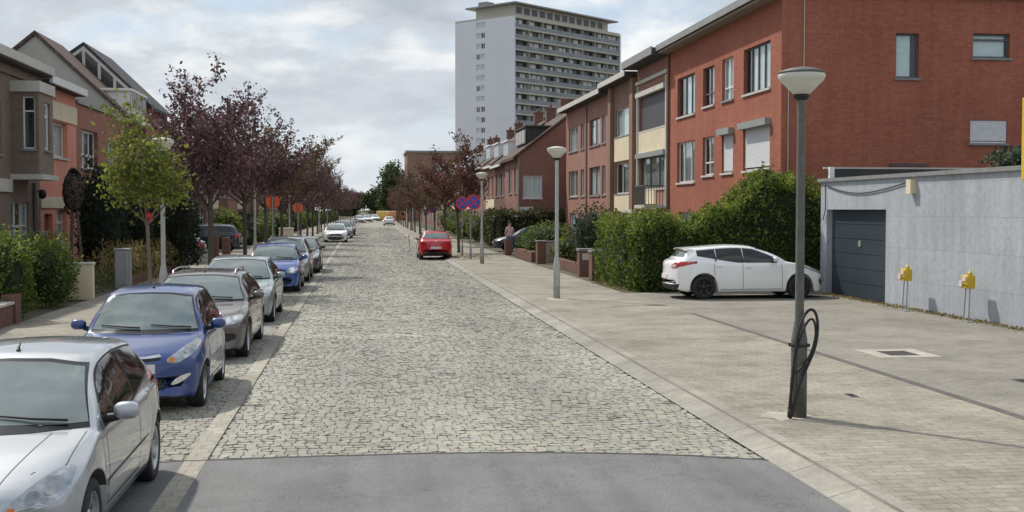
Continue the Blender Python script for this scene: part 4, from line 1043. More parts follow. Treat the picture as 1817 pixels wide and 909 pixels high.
# the big hedge behind the white car
zf = lambda x, y: 2.05 + .10 * math.sin(x * 2.3) + max(0, min(1, (x - 9.9) / 2.2)) * 1.3 - max(0, x - 13.0) * .9 + .12 * math.sin(x * 4.1 + y) if y < 36.4 else 2.1 + .1 * math.sin(y * 2.1)
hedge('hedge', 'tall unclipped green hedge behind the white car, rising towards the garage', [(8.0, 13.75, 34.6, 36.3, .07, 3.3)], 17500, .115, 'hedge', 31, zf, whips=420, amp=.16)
hedge('hedge', 'lighter clipped front hedge beside the brick gate pillars', [(7.8, 8.75, 36.2, 39.9, .07, 2.1)], 4500, .11, 'hedge', 32, lambda x, y: 2.0 + .1 * math.sin(y * 2.1), whips=150, amp=.12)
# hedge round the gable house
hedge('hedge', 'rounded dark clipped hedge round the gable house garden', [(8.7, 13, 77.2, 78.5, .07, 2.2), (8.4, 9.6, 78.7, 87, .07, 2.25)], 7000, .2, 'clipped', 33, lambda x, y: 2.25 - .5 * max(0, (9.2 - x)) ** 2 + .03 * math.sin(x * 5), core='core_dark', amp=.05)
bush('shrub', 'pale leafed round shrub behind the brick gate pillars', (8.95, 46.5, 1.35), (1.0, 1.0, 1.3), 2600, .13, 'laurel', 34, stems=3, shell=.45, ripple=.25)
bush('shrub', 'spreading green shrub left of the pale shrub, over the low brick wall', (8.9, 57.5, 1.0), (1.3, 1.6, .95), 2200, .15, 'shrub', 35, shell=.6)
bush('shrub', 'yellowish low shrub behind the short brick gate pillar', (9.3, 53.5, .75), (.9, 1.0, .7), 1200, .13, 'young', 36, shell=.6)
bush('shrub', 'low dark shrub beside the dark car on the right', (8.5, 60.8, .72), (.9, .9, .7), 1500, .14, 'laurel', 37, shell=.6)
bush('shrub', 'low bright green plants at the foot of the pale shrub', (8.6, 44.2, .5), (.7, .9, .5), 900, .1, 'young', 38, shell=.5)
for i, (x, y, r, m, lb) in enumerate([(9.0, 92, 1.4, 'shrub', 'green garden shrub beyond the red car, left of the signs'), (8.8, 101, 1.5, 'young', 'yellowish garden shrub far behind the red car'),
                                      (9.2, 112, 1.6, 'hedge', 'dark garden shrub further behind the red car'), (9.5, 124, 1.7, 'shrub', 'distant garden shrub on the right pavement edge'), (9.9, 140, 1.8, 'hedge', 'distant dark garden shrub on the right pavement edge')]):
    bush('garden_shrub', lb, (x + bend(y), y, r * .7), (r * .8, r * 1.6, r * .8), 700, .24, m, 40 + i, group='garden shrubs on the right', base=.05)
bush('ivy', 'ivy clump growing over the garage roof near the yellow sign', (16.3, 27.6, 3.72), (1.2, 1.3, .42), 1500, .12, 'laurel', 47, cat='ivy', shell=.6, base=3.43)
# left-hand gardens
bush('bush', 'tall grey-green bush above the low brick wall at the left edge', (-7.85, 27.3, 1.05), (.78, 1.0, 1.0), 5200, .085, 'hedge', 51, fresh=.35, shell=.55, ripple=.2, base=.06)
bush('bush', 'bright green bushy shrub behind the left-edge bush, in front of the bay house', (-8.9, 29.4, 1.1), (1.0, 1.2, 1.02), 4200, .085, 'shrub', 52, fresh=.3, shell=.5, ripple=.25, base=.06)
bush('bush', 'green round bush between the left-edge bush and the beige wall', (-7.75, 31.3, .85), (.62, .9, .85), 3800, .085, 'hedge', 53, fresh=.3, shell=.55, ripple=.2, base=.06)
bush('bush', 'second green bush spilling behind the beige wall', (-8.4, 33.2, .95), (.8, .9, .95), 3600, .085, 'shrub', 54, fresh=.3, shell=.5, ripple=.22, base=.06)
bush('low_plant', 'yellow-green plant growing over the low brick wall', (-7.75, 25.0, .85), (.5, 1.1, .45), 1600, .09, 'young', 55, cat='plant', shell=.5, base=.3)
bush('conifer', 'broad dark yew behind the grey cabinet', (-8.85, 43.0, 2.1), (.95, 1.3, 1.95), 5200, .13, 'yew', 56, 'tree', 'core_dark', shell=.6, ripple=.22, stems=3, base=.06)
bush('conifer', 'tall dark conifer left of the young tree', (-8.4, 46.5, 2.2), (1.1, 1.3, 2.15), 4800, .13, 'yew', 57, 'tree', 'core_dark', shell=.55, ripple=.25, stems=3, base=.06)
bush('conifer', 'dark conifer behind the lamp post, above the dry grass', (-7.5, 48.5, 2.0), (1.15, 1.4, 2.0), 4600, .13, 'yew', 58, 'tree', 'core_dark', shell=.5, ripple=.25, stems=2, base=.06)
bush('conifer', 'dark evergreen beside the driveway with parked cars', (-7.35, 50.6, 1.8), (.75, .8, 1.75), 2600, .14, 'yew', 59, 'tree', 'core_dark', shell=.5, ripple=.25, stems=2, base=.06)
# clipped topiary on two stems
e = empty('topiary_tree', (-8.65, 38.0, .06), 'dark drop-shaped topiary tree on two thin stems before the salmon house', 'tree')
MB().tube([(-8.72, 38, 0), (-8.75, 38, 1.3), (-8.7, 38, 2.6)], [.06, .05, .05], 7).tube([(-8.5, 38, 0), (-8.47, 38, 1.2), (-8.58, 38, 2.6)], [.05, .045, .04], 7).ball((-8.65, 38.0, 3.05), (.32, .32, .6), 12, 8).build('trunk', M['bark'], e)
g = random.Random(3); P = []
for _ in range(3800):
    v = Vector((g.gauss(0, 1), g.gauss(0, 1), g.gauss(0, 1))).normalized(); t = g.uniform(.75, 1.03)
    zz_ = v.z * .76; k = .40 * (1 - .25 * max(0, v.z) - .05 * min(0, v.z)); P.append((-8.65 + v.x * k * .82 * t, 38.0 + v.y * k * .82 * t, 3.1 + zz_ * .85 * t))
leaf_mesh('crown', P, .07, M['topiary'], e, 3)
# dry grass and weeds
g = random.Random(8); P = []
for _ in range(5200):
    x, y = g.uniform(-8.6, -7.0), g.uniform(38.9, 50.5); P.append((x, y, .1 + g.random() ** .7 * (1.15 + .25 * math.sin(y * 1.3 + x))))
struct(leaf_mesh('tall_grass', P, .20, M['grass_dry'], None, 9, .14, 0, None, 1.6), 'stuff')
P = []
for _ in range(5000):
    x, y = g.uniform(-10.6, -7.4), g.uniform(24, 46); P.append((x, y, .08 + g.random() * .55))
struct(leaf_mesh('garden_weeds', P, .13, M['shrub'], None, 10, .3, 0, None, .8), 'stuff')
P = []
for _ in range(1500):
    y = g.uniform(20, 33); x = 13.13 - abs(g.gauss(0, .16)); P.append((x, y, .11 + abs(g.gauss(0, .02))))
for _ in range(500): P.append((5.3 + g.gauss(0, .5), 60 + g.gauss(0, 1.6), .1 + abs(g.gauss(0, .06))))
for _ in range(300): P.append((g.uniform(7.4, 8.1), g.uniform(35, 39), .1 + abs(g.gauss(0, .05))))
struct(leaf_mesh('weeds', P, .07, M['grass_dry'], None, 12, .4, 0), 'stuff')
# hedges and shrubs down the left row
for i in range(24):
    y = 78 + i * 8.5; m = ('hedge', 'yew', 'shrub')[i % 3]
    bush('garden_hedge', ('green garden hedge below the orange signs', 'dark garden hedge beside the cream wall')[i] if i < 2 else 'garden hedge behind the far left-hand plum trees',
         (-8.2 + bend(y), y, .9), (.9, 4.0, .95 + .5 * (i % 2)), 1300, .22, m, 70 + i, 'hedge', group='garden hedges on the left', base=.05)
bush('garden_hedge', 'bright green shrubs behind the dark estate car', (-8.4, 76.2, 1.3), (1.0, 1.2, 1.3), 1500, .2, 'young', 69, 'hedge', base=.05)
# trees closing the street
def far_tree(c, r, seed, label, mat='far_tree', n=3600, leaf=.75):
    g = random.Random(seed); e = empty('broadleaf_tree', (c[0], c[1], 0), label, 'tree', 'trees closing the end of the street')
    tb = MB().tube([(c[0], c[1], 0), (c[0], c[1], c[2])], [.5, .3], 7)
    P = []
    lobes = [((c[0], c[1], c[2]), r)]
    for _ in range(9):
        v = Vector((g.gauss(0, 1), g.gauss(0, 1), g.gauss(.2, .8))).normalized(); k = g.uniform(.4, .6)
        lobes.append(((c[0] + v.x * r[0] * .7, c[1] + v.y * r[1] * .7, c[2] + v.z * r[2] * .7), [q * k for q in r]))
    for lc, lr in lobes:
        P += blob_pts(g, n // 10, lc, lr, .6, .2); tb.ball(lc, [q * .6 for q in lr], 8, 6)  # dark balls inside the lobes close the crown to view
    tb.build('trunk', M['core'], e); leaf_mesh('crown', P, leaf, M[mat], e, seed, .7)
far_tree((11, 395, 8.5), (6, 6, 8.5), 81, 'tallest round dark green tree closing the street on the right')
far_tree((15.5, 360, 6), (5, 5, 6.0), 82, 'lighter green tree beside the far brown building', 'young')
far_tree((4.5, 430, 5.0), (6, 5, 5.2), 83, 'low green tree at the vanishing point of the street')
far_tree((20, 420, 8), (7, 6, 8), 84, 'dark green tree half hidden behind the far brown building')
far_tree((-4, 460, 4.5), (8, 5, 4.8), 85, 'low distant green tree left of the vanishing point')
far_tree((12, 470, 4.5), (14, 5, 4.5), 86, 'wide low green tree beyond the yellow van')
# ------------------------------------------------------------------ walls, pillars, cabinets
def wall_thing(name, label, b, mat, cap=None, cat='wall', capmat='stone', ov=.03, ch=.06):
    e = empty(name, ((b[0] + b[1]) / 2, (b[2] + b[3]) / 2, b[4]), label, cat)
    MB().box(*b).build('masonry', M[mat], e, bevel=.008)
    if cap: MB().box(b[0] - ov, b[1] + ov, b[2] - ov, b[3] + ov, b[5] + .001, b[5] + ch).build('coping', M[capmat], e, bevel=.01)
    return e
wall_thing('garden_wall', 'low dark brick garden wall with pale coping at the left edge', (-7.45, -7.25, 20, 26.3, .08, .52), 'wall_brick', 1, capmat='offwhite')
wall_thing('gate_pillar', 'stumpy dark brick pillar ending the low wall at the left edge', (-7.5, -7.2, 26.35, 26.75, .08, .72), 'wall_brick', 0, 'pillar')
wall_thing('garden_wall', 'short beige rendered wall left of the grey cabinet', (-7.85, -7.2, 33.6, 33.85, .08, 1.02), 'cream', 1, capmat='offwhite')
wall_thing('garden_wall', 'low stone border in front of the dry grass', (-7.4, -7.25, 38.7, 50, .08, .35), 'wall_brick', 0)
e = empty('utility_cabinet', (-7.2, 38.3, .1), 'grey utility cabinet standing between the beige wall and the dry grass', 'cabinet')
MB().box(-7.5, -7.1, 38.05, 38.55, .1, 1.25).build('body', M['metal'], e, bevel=.02); MB().box(-7.53, -7.07, 38.02, 38.58, 1.25, 1.31).build('lid', M['fascia'], e, bevel=.01)
MB().box(-7.46, -7.14, 38.02, 38.048, .2, 1.2).box(-7.098, -7.07, 38.1, 38.5, .2, 1.2).build('door', M['sign_back'], e)
wall_thing('cabinet_box', 'cream roadside box with dark openings beyond the parked cars', (-4.9, -4.1, 72.6, 73.6, .1, 1.35), 'cream', 1, 'cabinet', 'offwhite')
p = wall_thing('gate_pillar', 'red brick gate pillar with bluestone cap and a mailbox plate', (7.75, 8.25, 43.0, 43.5, .08, 1.0), 'wall_brick', 1, 'pillar', ch=.09)
MB().box(7.85, 8.2, 42.96, 42.998, .68, .92).build('mailbox', M['offwhite'], p)
wall_thing('gate_pillar', 'wider red brick gate pillar right beside the hedge', (7.75, 8.35, 40.6, 41.2, .08, 1.02), 'wall_brick', 1, 'pillar', ch=.09)
wall_thing('garden_wall', 'low red brick garden wall between the gate pillars', (8.0, 8.2, 44.0, 50.5, .08, .48), 'wall_brick', 0)
wall_thing('gate_pillar', 'leaning brick gate pillar next to the pale stone pillar', (7.75, 8.15, 53.6, 54.1, .08, 1.05), 'wall_brick', 1, 'pillar', ch=.06)
wall_thing('gate_pillar', 'pale stone gate pillar behind the leaning brick one', (8.3, 8.75, 54.6, 55, .08, 1.0), 'concrete', 1, 'pillar', ch=.06)
wall_thing('garden_wall', 'low brick wall in front of the dark shrub on the right', (7.7, 7.95, 55.2, 61.5, .08, .55), 'wall_brick', 0)
wall_thing('gate_pillar', 'small brown brick pillar in front of the dark parked car', (7.5, 7.85, 63.8, 64.2, .08, .9), 'wall_brick', 0, 'pillar')
wall_thing('gate_pillar', 'brown brick pillar between the two dark cars on the left forecourt', (-7.6, -7.2, 62.0, 62.5, .08, 1.15), 'wall_brick', 0, 'pillar')
wall_thing('gate_pillar', 'second brown pillar beside the dark estate car', (-7.5, -7.1, 66.4, 66.9, .08, 1.0), 'wall_brick', 0, 'pillar')

# ------------------------------------------------------------------ street lamps
def lamp(x, y, h, label, post, thick=.06, baseh=1.0, side='pavement', scale=1.0):
    e = empty('street_lamp', (x, y, .1), label, 'street lamp', 'street lamps with bowl shades'); z = .1
    MB().lathe([(.0, 0), (.092, 0), (.092, baseh - .1), (.055, baseh + .12), (.052, baseh + .14), (.047, h - .32), (.042, h - .28), (0, h - .28)], (x, y, z), 14).build('post', M[post], e)
    MB().box(x - .045, x + .045, y - .100, y - .088, z + .35, z + baseh - .15).build('hatch', M[post], e)
    k = scale
    hd = MB().lathe([(.05, h - .28), (.095 * k, h - .255), (.25 * k, h - .10), (.268 * k, h - .055), (.26 * k, h - .02), (.0, h - .02)], (x, y, z), 24).build('lamp_bowl', M['lamp_glass'], e)
    MB().lathe([(.262 * k, h - .028), (.272 * k, h - .02), (.268 * k, h - .005), (.14 * k, h + .035), (.04, h + .05), (.0, h + .055)], (x, y, z), 24).build('cap', M['post_dark' if post == 'post_dark' else 'offwhite'], hd)
    MB().lathe([(.06, h - .325), (.095, h - .29), (.09, h - .262), (0, h - .26)], (x, y, z), 12).build('collar', M['black'], e)
    return e
la = lamp(5.0, 13.44, 3.98, 'dark green street lamp with a white bowl in the right foreground', 'post_dark')
lamp(5.2, 32.3, 4.05, 'pale grey street lamp in the middle distance left of the hedge', 'post_light')
lamp(5.25, 53.5, 4.0, 'pale street lamp beside the no-stopping signs', 'post_light')
lamp(5.4, 96, 4.2, 'far pale street lamp carrying a small round sign behind the red car', 'post_light')
lamp(-4.55, 28.6, 4.0, 'pale grey street lamp beside the young yellow-green tree', 'post_light')
lamp(-4.55, 52.6, 4.4, 'pale street lamp among the left-hand plum trees', 'post_light')
for y in (78, 103, 128, 153): lamp(-4.6 + bend(y), y, 4.4, 'distant pale street lamp in the left-hand plum row', 'post_light')
for y in (117, 138, 160): lamp(5.5 + bend(y), y, 4.2, 'distant pale street lamp in the right-hand plum row', 'post_light')
# loop of black cable strapped to the nearest lamp
e = empty('cable_loop', (5.0, 13.44, .1), 'black cable looped and tied round the foot of the nearest street lamp', 'cable')
mb = MB()
sm_ = lambda P_: chaikin(P_, 2, False)
mb.tube(sm_([(4.84, 13.33, .12), (4.88, 13.31, .6), (4.92, 13.31, 1.0), (4.98, 13.33, 1.22), (5.06, 13.35, 1.34), (5.13, 13.36, 1.36), (5.18, 13.36, 1.28), (5.19, 13.35, 1.12), (5.15, 13.32, .92), (5.06, 13.31, .72), (4.95, 13.31, .5), (4.87, 13.31, .14)]), .017, 7)
mb.tube(sm_([(4.87, 13.31, .14), (4.86, 13.34, .5), (4.93, 13.31, .95), (5.05, 13.34, 1.22), (5.14, 13.35, 1.26), (5.17, 13.34, 1.05), (5.07, 13.31, .78), (4.9, 13.31, .62)]), .014, 7)
mb.lathe([(.125, 0), (.125, .03)], (5.0, 13.44, .92), 14); mb.ball((4.855, 13.32, .16), (.035, .035, .06), 8, 6)
mb.build('cable', M['black'], e)

# ------------------------------------------------------------------ signs
def sign_post(x, y, zc, r, label, post=True, off=0.0, name='no_stopping_sign'):
    e = empty(name, (x, y, .1), label, 'road sign', 'round no-stopping signs')
    if post: MB().tube([(x, y, .1), (x, y, zc + r * .9)], .032, 8).lathe([(.055, 0), (.055, .5), (.033, .56)], (x, y, .1), 10).build('post', M['sign_back'], e)
    xc = x + off; yf = y - .05
    pl = MB().lathe([(0, -.012), (r, -.012), (r, .004), (0, .004)], (xc, yf, zc), 28, 'y', 0, False).build('plate', [M['sign_blue']], e)
    rd = MB()
    n = 28
    for j in range(n):
        a0, a1 = 2 * math.pi * j / n, 2 * math.pi * (j + 1) / n
        q = [(xc + rr * math.cos(t), yf - .0155, zc + rr * math.sin(t)) for rr, t in ((r * .80, a0), (r * .995, a0), (r * .995, a1), (r * .80, a1))]
        rd.face(q)
    for s in (1, -1):
        d = Vector((math.cos(math.pi / 4) * s, 0, math.sin(math.pi / 4))); nrm = Vector((-d.z, 0, d.x)); c = Vector((xc, yf - .016 - .001 * s, zc))
        rd.face([c + d * r * .8 + nrm * r * .1, c - d * r * .8 + nrm * r * .1, c - d * r * .8 - nrm * r * .1, c + d * r * .8 - nrm * r * .1])
    rd.build('red_marking', M['sign_red'], pl)
    return e
sign_post(5.12, 62.6, 2.82, .34, 'left one of the two blue and red no-stopping signs')
sign_post(5.18, 58.4, 2.85, .36, 'right one of the two no-stopping signs, next to the lamp post', off=.16)
sign_post(5.42, 95.9, 2.55, .33, 'small no-stopping sign hung on the far lamp behind the red car', post=False)
def octo(x, y, zc, r, label):
    e = empty('orange_sign', (x, y, .1), label, 'road sign', 'orange octagonal signs on the left')
    MB().tube([(x, y - .045, .1), (x, y - .045, zc + r)], .04, 8).build('post', M['sign_back'], e)
    MB().prism([(x + r * math.cos(math.pi / 8 + i * math.pi / 4), y, zc + r * math.sin(math.pi / 8 + i * math.pi / 4)) for i in range(8)], (0, .03, 0)).build('plate', M['orange'], e)
    MB().box(x - .07, x + .07, y - .06, y - .004, zc - r * .95, zc + r * .95).build('rail', M['wall_brick'], e)
octo(-3.97, 54.9, 2.84, .32, 'larger orange octagonal sign among the left-hand plum trees')
octo(-3.97, 76.0, 2.6, .34, 'smaller orange sign further along the left-hand plum trees')
e = empty('bollard', (2.75, 73, 0), 'thin grey bollard standing in the road left of the red car', 'bollard')
MB().lathe([(0, 0), (.12, 0), (.12, .04), (.05, .06), (.05, .95), (.03, 1.0), (0, 1.0)], (2.75, 73, 0), 10).build('post', M['post_light'], e)
MB().lathe([(.052, .7), (.052, .85)], (2.75, 73, 0), 10).build('band', M['white'], e)
# ------------------------------------------------------------------ the person by the right-hand car
def person():
    x, y, z = 8.0, 66.0, .1
    e = empty('person', (x, y, z), 'person in a pale pink top and jeans beside the dark car on the right', 'person')
    J = [((0, 0, .92), .13), ((0, 0, 1.12), .12), ((0, 0, 1.34), .145), ((0, -.01, 1.46), .06), ((0, -.02, 1.58), .085), ((0, -.02, 1.66), .09),
         ((.10, 0, .85), .09), ((.11, -.03, .48), .065), ((.11, .02, .08), .045), ((.11, -.12, .035), .035),
         ((-.10, 0, .85), .09), ((-.12, .05, .48), .065), ((-.12, .12, .08), .045), ((-.12, -.02, .035), .035),
         ((.2, 0, 1.38), .06), ((.25, .02, 1.12), .045), ((.22, -.16, .95), .035), ((.2, -.24, .93), .03),
         ((-.2, 0, 1.38), .06), ((-.26, .03, 1.12), .045), ((-.25, -.1, .9), .035), ((-.24, -.17, .86), .03)]
    E_ = [(0, 1), (1, 2), (2, 3), (3, 4), (4, 5), (0, 6), (6, 7), (7, 8), (8, 9), (0, 10), (10, 11), (11, 12), (12, 13), (2, 14), (14, 15), (15, 16), (16, 17), (2, 18), (18, 19), (19, 20), (20, 21)]
    me = bpy.data.meshes.new('body'); me.from_pydata([p for p, r in J], E_, []); o = bpy.data.objects.new('body', me); COL.objects.link(o)
    sk = o.modifiers.new('skin', 'SKIN'); 
    for i, (p, r) in enumerate(J): me.skin_vertices[0].data[i].radius = (r, r)
    me.skin_vertices[0].data[0].use_root = True
    ss = o.modifiers.new('sub', 'SUBSURF'); ss.levels = ss.render_levels = 1
    dg = bpy.context.evaluated_depsgraph_get(); nm = bpy.data.meshes.new_from_object(o.evaluated_get(dg)); o.modifiers.clear(); o.data = nm
    for m in ('pink_cloth', 'jeans', 'skin', 'black'): nm.materials.append(M[m])
    for p in nm.polygons:
        c = p.center; p.use_smooth = True
        p.material_index = 3 if c.z < .07 else 1 if c.z < .95 and abs(c.x) < .19 else 2 if c.z > 1.43 or (abs(c.x) > .17 and c.z < 1.2) else 0
    o.name = 'body'; o.parent = e; e.rotation_euler.z = R(25)
    h = MB().ball((0, .015, 1.69), (.1, .105, .1), 10, 8).ball((0, .06, 1.6), (.085, .06, .12), 10, 8)
    hv = h.build('hair', M['hair']); hv.parent = e
person()
# ------------------------------------------------------------------ vehicles
def pchip(x, y, q):
    x = np.array(x, float); y = np.array(y, float); h = np.diff(x); d = np.diff(y) / h; m = np.zeros_like(y)
    for i in range(1, len(x) - 1):
        if d[i - 1] * d[i] > 0:
            w1, w2 = 2 * h[i] + h[i - 1], h[i] + 2 * h[i - 1]; m[i] = (w1 + w2) / (w1 / d[i - 1] + w2 / d[i])
    m[0], m[-1] = d[0], d[-1]
    q = np.asarray(q, float); k = np.clip(np.searchsorted(x, q) - 1, 0, len(h) - 1); t = np.clip((q - x[k]) / h[k], 0, 1); H = h[k]
    return (1 + 2 * t) * (1 - t) ** 2 * y[k] + t * (1 - t) ** 2 * H * m[k] + t * t * (3 - 2 * t) * y[k + 1] + t * t * (t - 1) * H * m[k + 1]
class Car:
    def __init__(s, **k):
        s.__dict__.update(k); L = s.L
        t = s.top; s.tx, s.tz = zip(*t); s.bx, s.bz = zip(*s.belt); s.wx, s.ww = zip(*s.wid); s.rx, s.rw = zip(*s.roofw)
    def ztop(s, y): return pchip(s.tx, s.tz, y)
    def zbelt(s, y): return np.minimum(pchip(s.bx, s.bz, y), s.ztop(y) - .035)
    def W(s, y): return pchip(s.wx, s.ww, y)
    def shift(s, y):
        f = np.clip(1 - y / 1.9, 0, 1); r = np.clip(1 - (s.L - y) / 1.0, 0, 1); return s.nb * f * f * (3 - 2 * f) - s.tb * r * r * (3 - 2 * r)
    def body(s):
        L = s.L; c = [0, .004, .01, .02, .035, .055, .08, .11, .14]
        ys = np.array(sorted(set([round(v, 4) for v in c + [L - v for v in c] + list(np.arange(.17, L - .16, .03)) + [p[0] for p in s.top]])))
        ys = ys[np.concatenate([[True], np.diff(ys) > .002])]
        zt, zb, W = s.ztop(ys), s.zbelt(ys), s.W(ys); Wr = np.minimum(pchip(s.rx, s.rw, ys), W * .965 - .02)
        sill = pchip([0, .03, .15, .4, L - .5, L - .15, L - .03, L], [s.nz0 - .06, .24, .19, s.zs, s.zs, .24, .30, .42], ys)
        arch = sill.copy(); ye = ys + s.shift(ys)
        for yw in s.wheels:
            d = np.abs(ye - yw); a = s.ra; h = np.where(d < a, s.rt + np.sqrt(np.clip(a * a - d * d, 0, None)), 0); arch = np.maximum(arch, h)
        inarch = arch > sill + .01
        zs = np.minimum(arch, zb - .04); sections = []
        for i in range(len(ys)):
            w_, b, t, r, z0 = W[i], zb[i], zt[i], Wr[i], zs[i]; P = []
            wi = max(w_ - .26, .1); P += [(0, min(sill[i], z0) + .0), (wi, min(sill[i], z0))]; P.append((wi, z0 if inarch[i] else min(sill[i], z0)))
            bot = sill[i]
            f = lambda z: 1 - s.tuck * max(0, (.5 - (z - bot) / max(b - bot, .05)) / .5) ** 2 - .032 * max(0, ((z - bot) / max(b - bot, .05) - .55) / .45) ** 2 - s.crease * math.exp(-((z - bot - .58 * (b - bot)) / .05) ** 2)
            fl = .018 * sum(math.exp(-((ye[i] - yw) / (s.ra * 1.15)) ** 4) for yw in s.wheels)
            for q in np.linspace(0, 1, 11):
                z = z0 + (b - z0) * q; g = math.exp(-((z - z0) / .13) ** 2) if inarch[i] else .5
                P.append((w_ * f(z) + fl * g, z))
            h = t - b; ws = w_ * f(b); k = min(1, h / .35)
            P.append((ws - .012 - .012 * k, b + .012))
            re = (r, b + .80 * h); st = (ws - .022 - .012 * k, b + .03 * k + .012)
            for q in np.linspace(.1, 1, 7): P.append((st[0] + (re[0] - st[0]) * q + .018 * k * math.sin(q * math.pi), st[1] + (re[1] - st[1]) * q))
            ri = max(r - .24, r * .6); e0, e1, e2 = re, (r - .02, b + .97 * h), (ri, b + .965 * h)
            for q in (.25, .5, .75, 1): P.append(((1 - q) ** 2 * e0[0] + 2 * q * (1 - q) * e1[0] + q * q * e2[0], (1 - q) ** 2 * e0[1] + 2 * q * (1 - q) * e1[1] + q * q * e2[1]))
            for q in (.75, .5, .25, 0): P.append((ri * q, t - .035 * h * q * q))
            sections.append(P)
        n = len(sections[0]); V = []; F = []
        for i, P in enumerate(sections):
            row = P + [(-x, z) for x, z in P[-2:0:-1]]
            V += [(x, ys[i] + s.shift(ys[i]) * min(1, (abs(x) / max(W[i], .3))) ** 2, z) for x, z in row]
        m = 2 * n - 2
        for i in range(len(ys) - 1):
            for j in range(m): F.append((i * m + j, i * m + (j + 1) % m, (i + 1) * m + (j + 1) % m, (i + 1) * m + j))
        F.append(tuple(range(m))); F.append(tuple((len(ys) - 1) * m + j for j in range(m - 1, -1, -1)))
        F = [f[::-1] for f in F]
        s.V, s.F = V, F; s.tree = BVHTree.FromPolygons([Vector(v) for v in V], F)
        return V, F
    def hit(s, plane, a, b):
        o, d = {'f': (Vector((a, -2, b)), Vector((0, 1, 0))), 'b': (Vector((a, s.L + 2, b)), Vector((0, -1, 0))), 'r': (Vector((2, a, b)), Vector((-1, 0, 0))),
                'l': (Vector((-2, a, b)), Vector((1, 0, 0))), 't': (Vector((a, b, 4)), Vector((0, 0, -1)))}[plane]
        loc, nr, _, _ = s.tree.ray_cast(o, d)
        if loc is None:
            q = Vector((a, 0, b)) if plane == 'f' else Vector((a, s.L, b)) if plane == 'b' else Vector((.9, a, b)) if plane == 'r' else Vector((-.9, a, b)) if plane == 'l' else Vector((a, b, 1.5))
            loc, nr, _, _ = s.tree.find_nearest(q)
        if nr.dot(d) > 0: nr = -nr
        return loc, nr
    def patch(s, mb, plane, poly, off=.006, step=.06, rnd=0, m=0):
        P = chaikin([(p[0], p[1], 0) for p in poly], rnd) if rnd else [Vector((p[0], p[1], 0)) for p in poly]
        bm = bmesh.new(); bm.faces.new([bm.verts.new(p) for p in P])
        bmesh.ops.triangulate(bm, faces=bm.faces[:])
        for ax_ in (0, 1):
            lo, hi = min(p[ax_] for p in P), max(p[ax_] for p in P); k = int((hi - lo) / step)
            for i in range(1, k + 1):
                c = lo + (hi - lo) * i / (k + 1); co = Vector((0, 0, 0)); co[ax_] = c; no = Vector((0, 0, 0)); no[ax_] = 1
                bmesh.ops.bisect_plane(bm, geom=bm.verts[:] + bm.edges[:] + bm.faces[:], plane_co=co, plane_no=no, dist=1e-6)
        bm.verts.index_update(); top = []; low = []
        for v in bm.verts:
            loc, nr = s.hit(plane, v.co.x, v.co.y); top.append(loc + nr * off); low.append(loc - nr * .012)
        fs = [tuple(v.index for v in f.verts) for f in bm.faces]; be = [(e.verts[0].index, e.verts[1].index) for e in bm.edges if e.is_boundary]
        bm.free(); n = len(top)
        # orientation from the surface
        out = []
        for f in fs:
            a, b, c = (top[i] for i in f[:3]); nrm = (b - a).cross(c - a); out.append(f if nrm.dot(top[f[0]] - low[f[0]]) > 0 else f[::-1])
        mb.mesh(top, out, m, True); mb.mesh(top + low, [(a, b, n + b, n + a) for a, b in be], m)
    def ribbon(s, mb, plane, pts, wd=.012, off=.003, step=.05):
        P = []
        for (a, b), (c, d) in zip(pts, pts[1:]):
            k = max(1, int(math.hypot(c - a, d - b) / step)); P += [(a + (c - a) * i / k, b + (d - b) * i / k) for i in range(k)]
        P.append(pts[-1]); rows = []
        for i, p in enumerate(P):
            q, r = P[max(i - 1, 0)], P[min(i + 1, len(P) - 1)]; t = Vector((r[0] - q[0], r[1] - q[1])).normalized(); nn = (-t.y * wd / 2, t.x * wd / 2)
            row = []
            for sg in (1, -1):
                loc, nr = s.hit(plane, p[0] + sg * nn[0], p[1] + sg * nn[1]); row += [loc + nr * off]
            rows.append(row)
        for a, b in zip(rows, rows[1:]): mb.face([a[0], a[1], b[1], b[0]], 0, True)

def wheel(par, x, y, r, wdt, out, style, rimmat):
    """axle along x; out = +1 when the outer face looks to +x"""
    e = bpy.data.objects.new('wheel', None); COL.objects.link(e); e.parent = par; e.location = (x, y, r) ; e.empty_display_size = .1
    h = wdt / 2; rr = r * .67
    base = wloc(par) + Vector((x, y, r))
    ty = MB().lathe([(rr, -h), (r * .93, -h), (r * .985, -h * .8), (r, -h * .5), (r, h * .5), (r * .985, h * .8), (r * .93, h), (rr * 1.06, h), (rr, h * .86)], base, 36, 'x').build('tyre', M['tyre'], e)
    rm = MB(); o = out
    rm.lathe([(rr, h * .95 * o), (rr * .93, h * .9 * o), (rr * .9, h * .45 * o)], base, 36, 'x')
    rm.lathe([(rr * .9, h * .1 * o), (0, h * .12 * o)], base, 24, 'x', 1)
    n, wd = style
    for i in range(n):
        a = 2 * math.pi * i / n + .3; d = Vector((0, math.cos(a), math.sin(a))); t = Vector((0, -d.z, d.y)); X = Vector((o, 0, 0))
        q = [d * .05 - t * wd * rr * .75, d * rr * .92 - t * wd * rr, d * rr * .92 + t * wd * rr, d * .05 + t * wd * rr * .75]
        rm.prism([base + v + X * (h * (.62 if j in (0, 3) else .8)) for j, v in enumerate(q)], -X * .03)
    rm.lathe([(.075, h * .55 * o), (.07, h * .74 * o), (.0, h * .76 * o)], base, 14, 'x')
    rm.build('rim', [rimmat, M['black']], e)
    return e

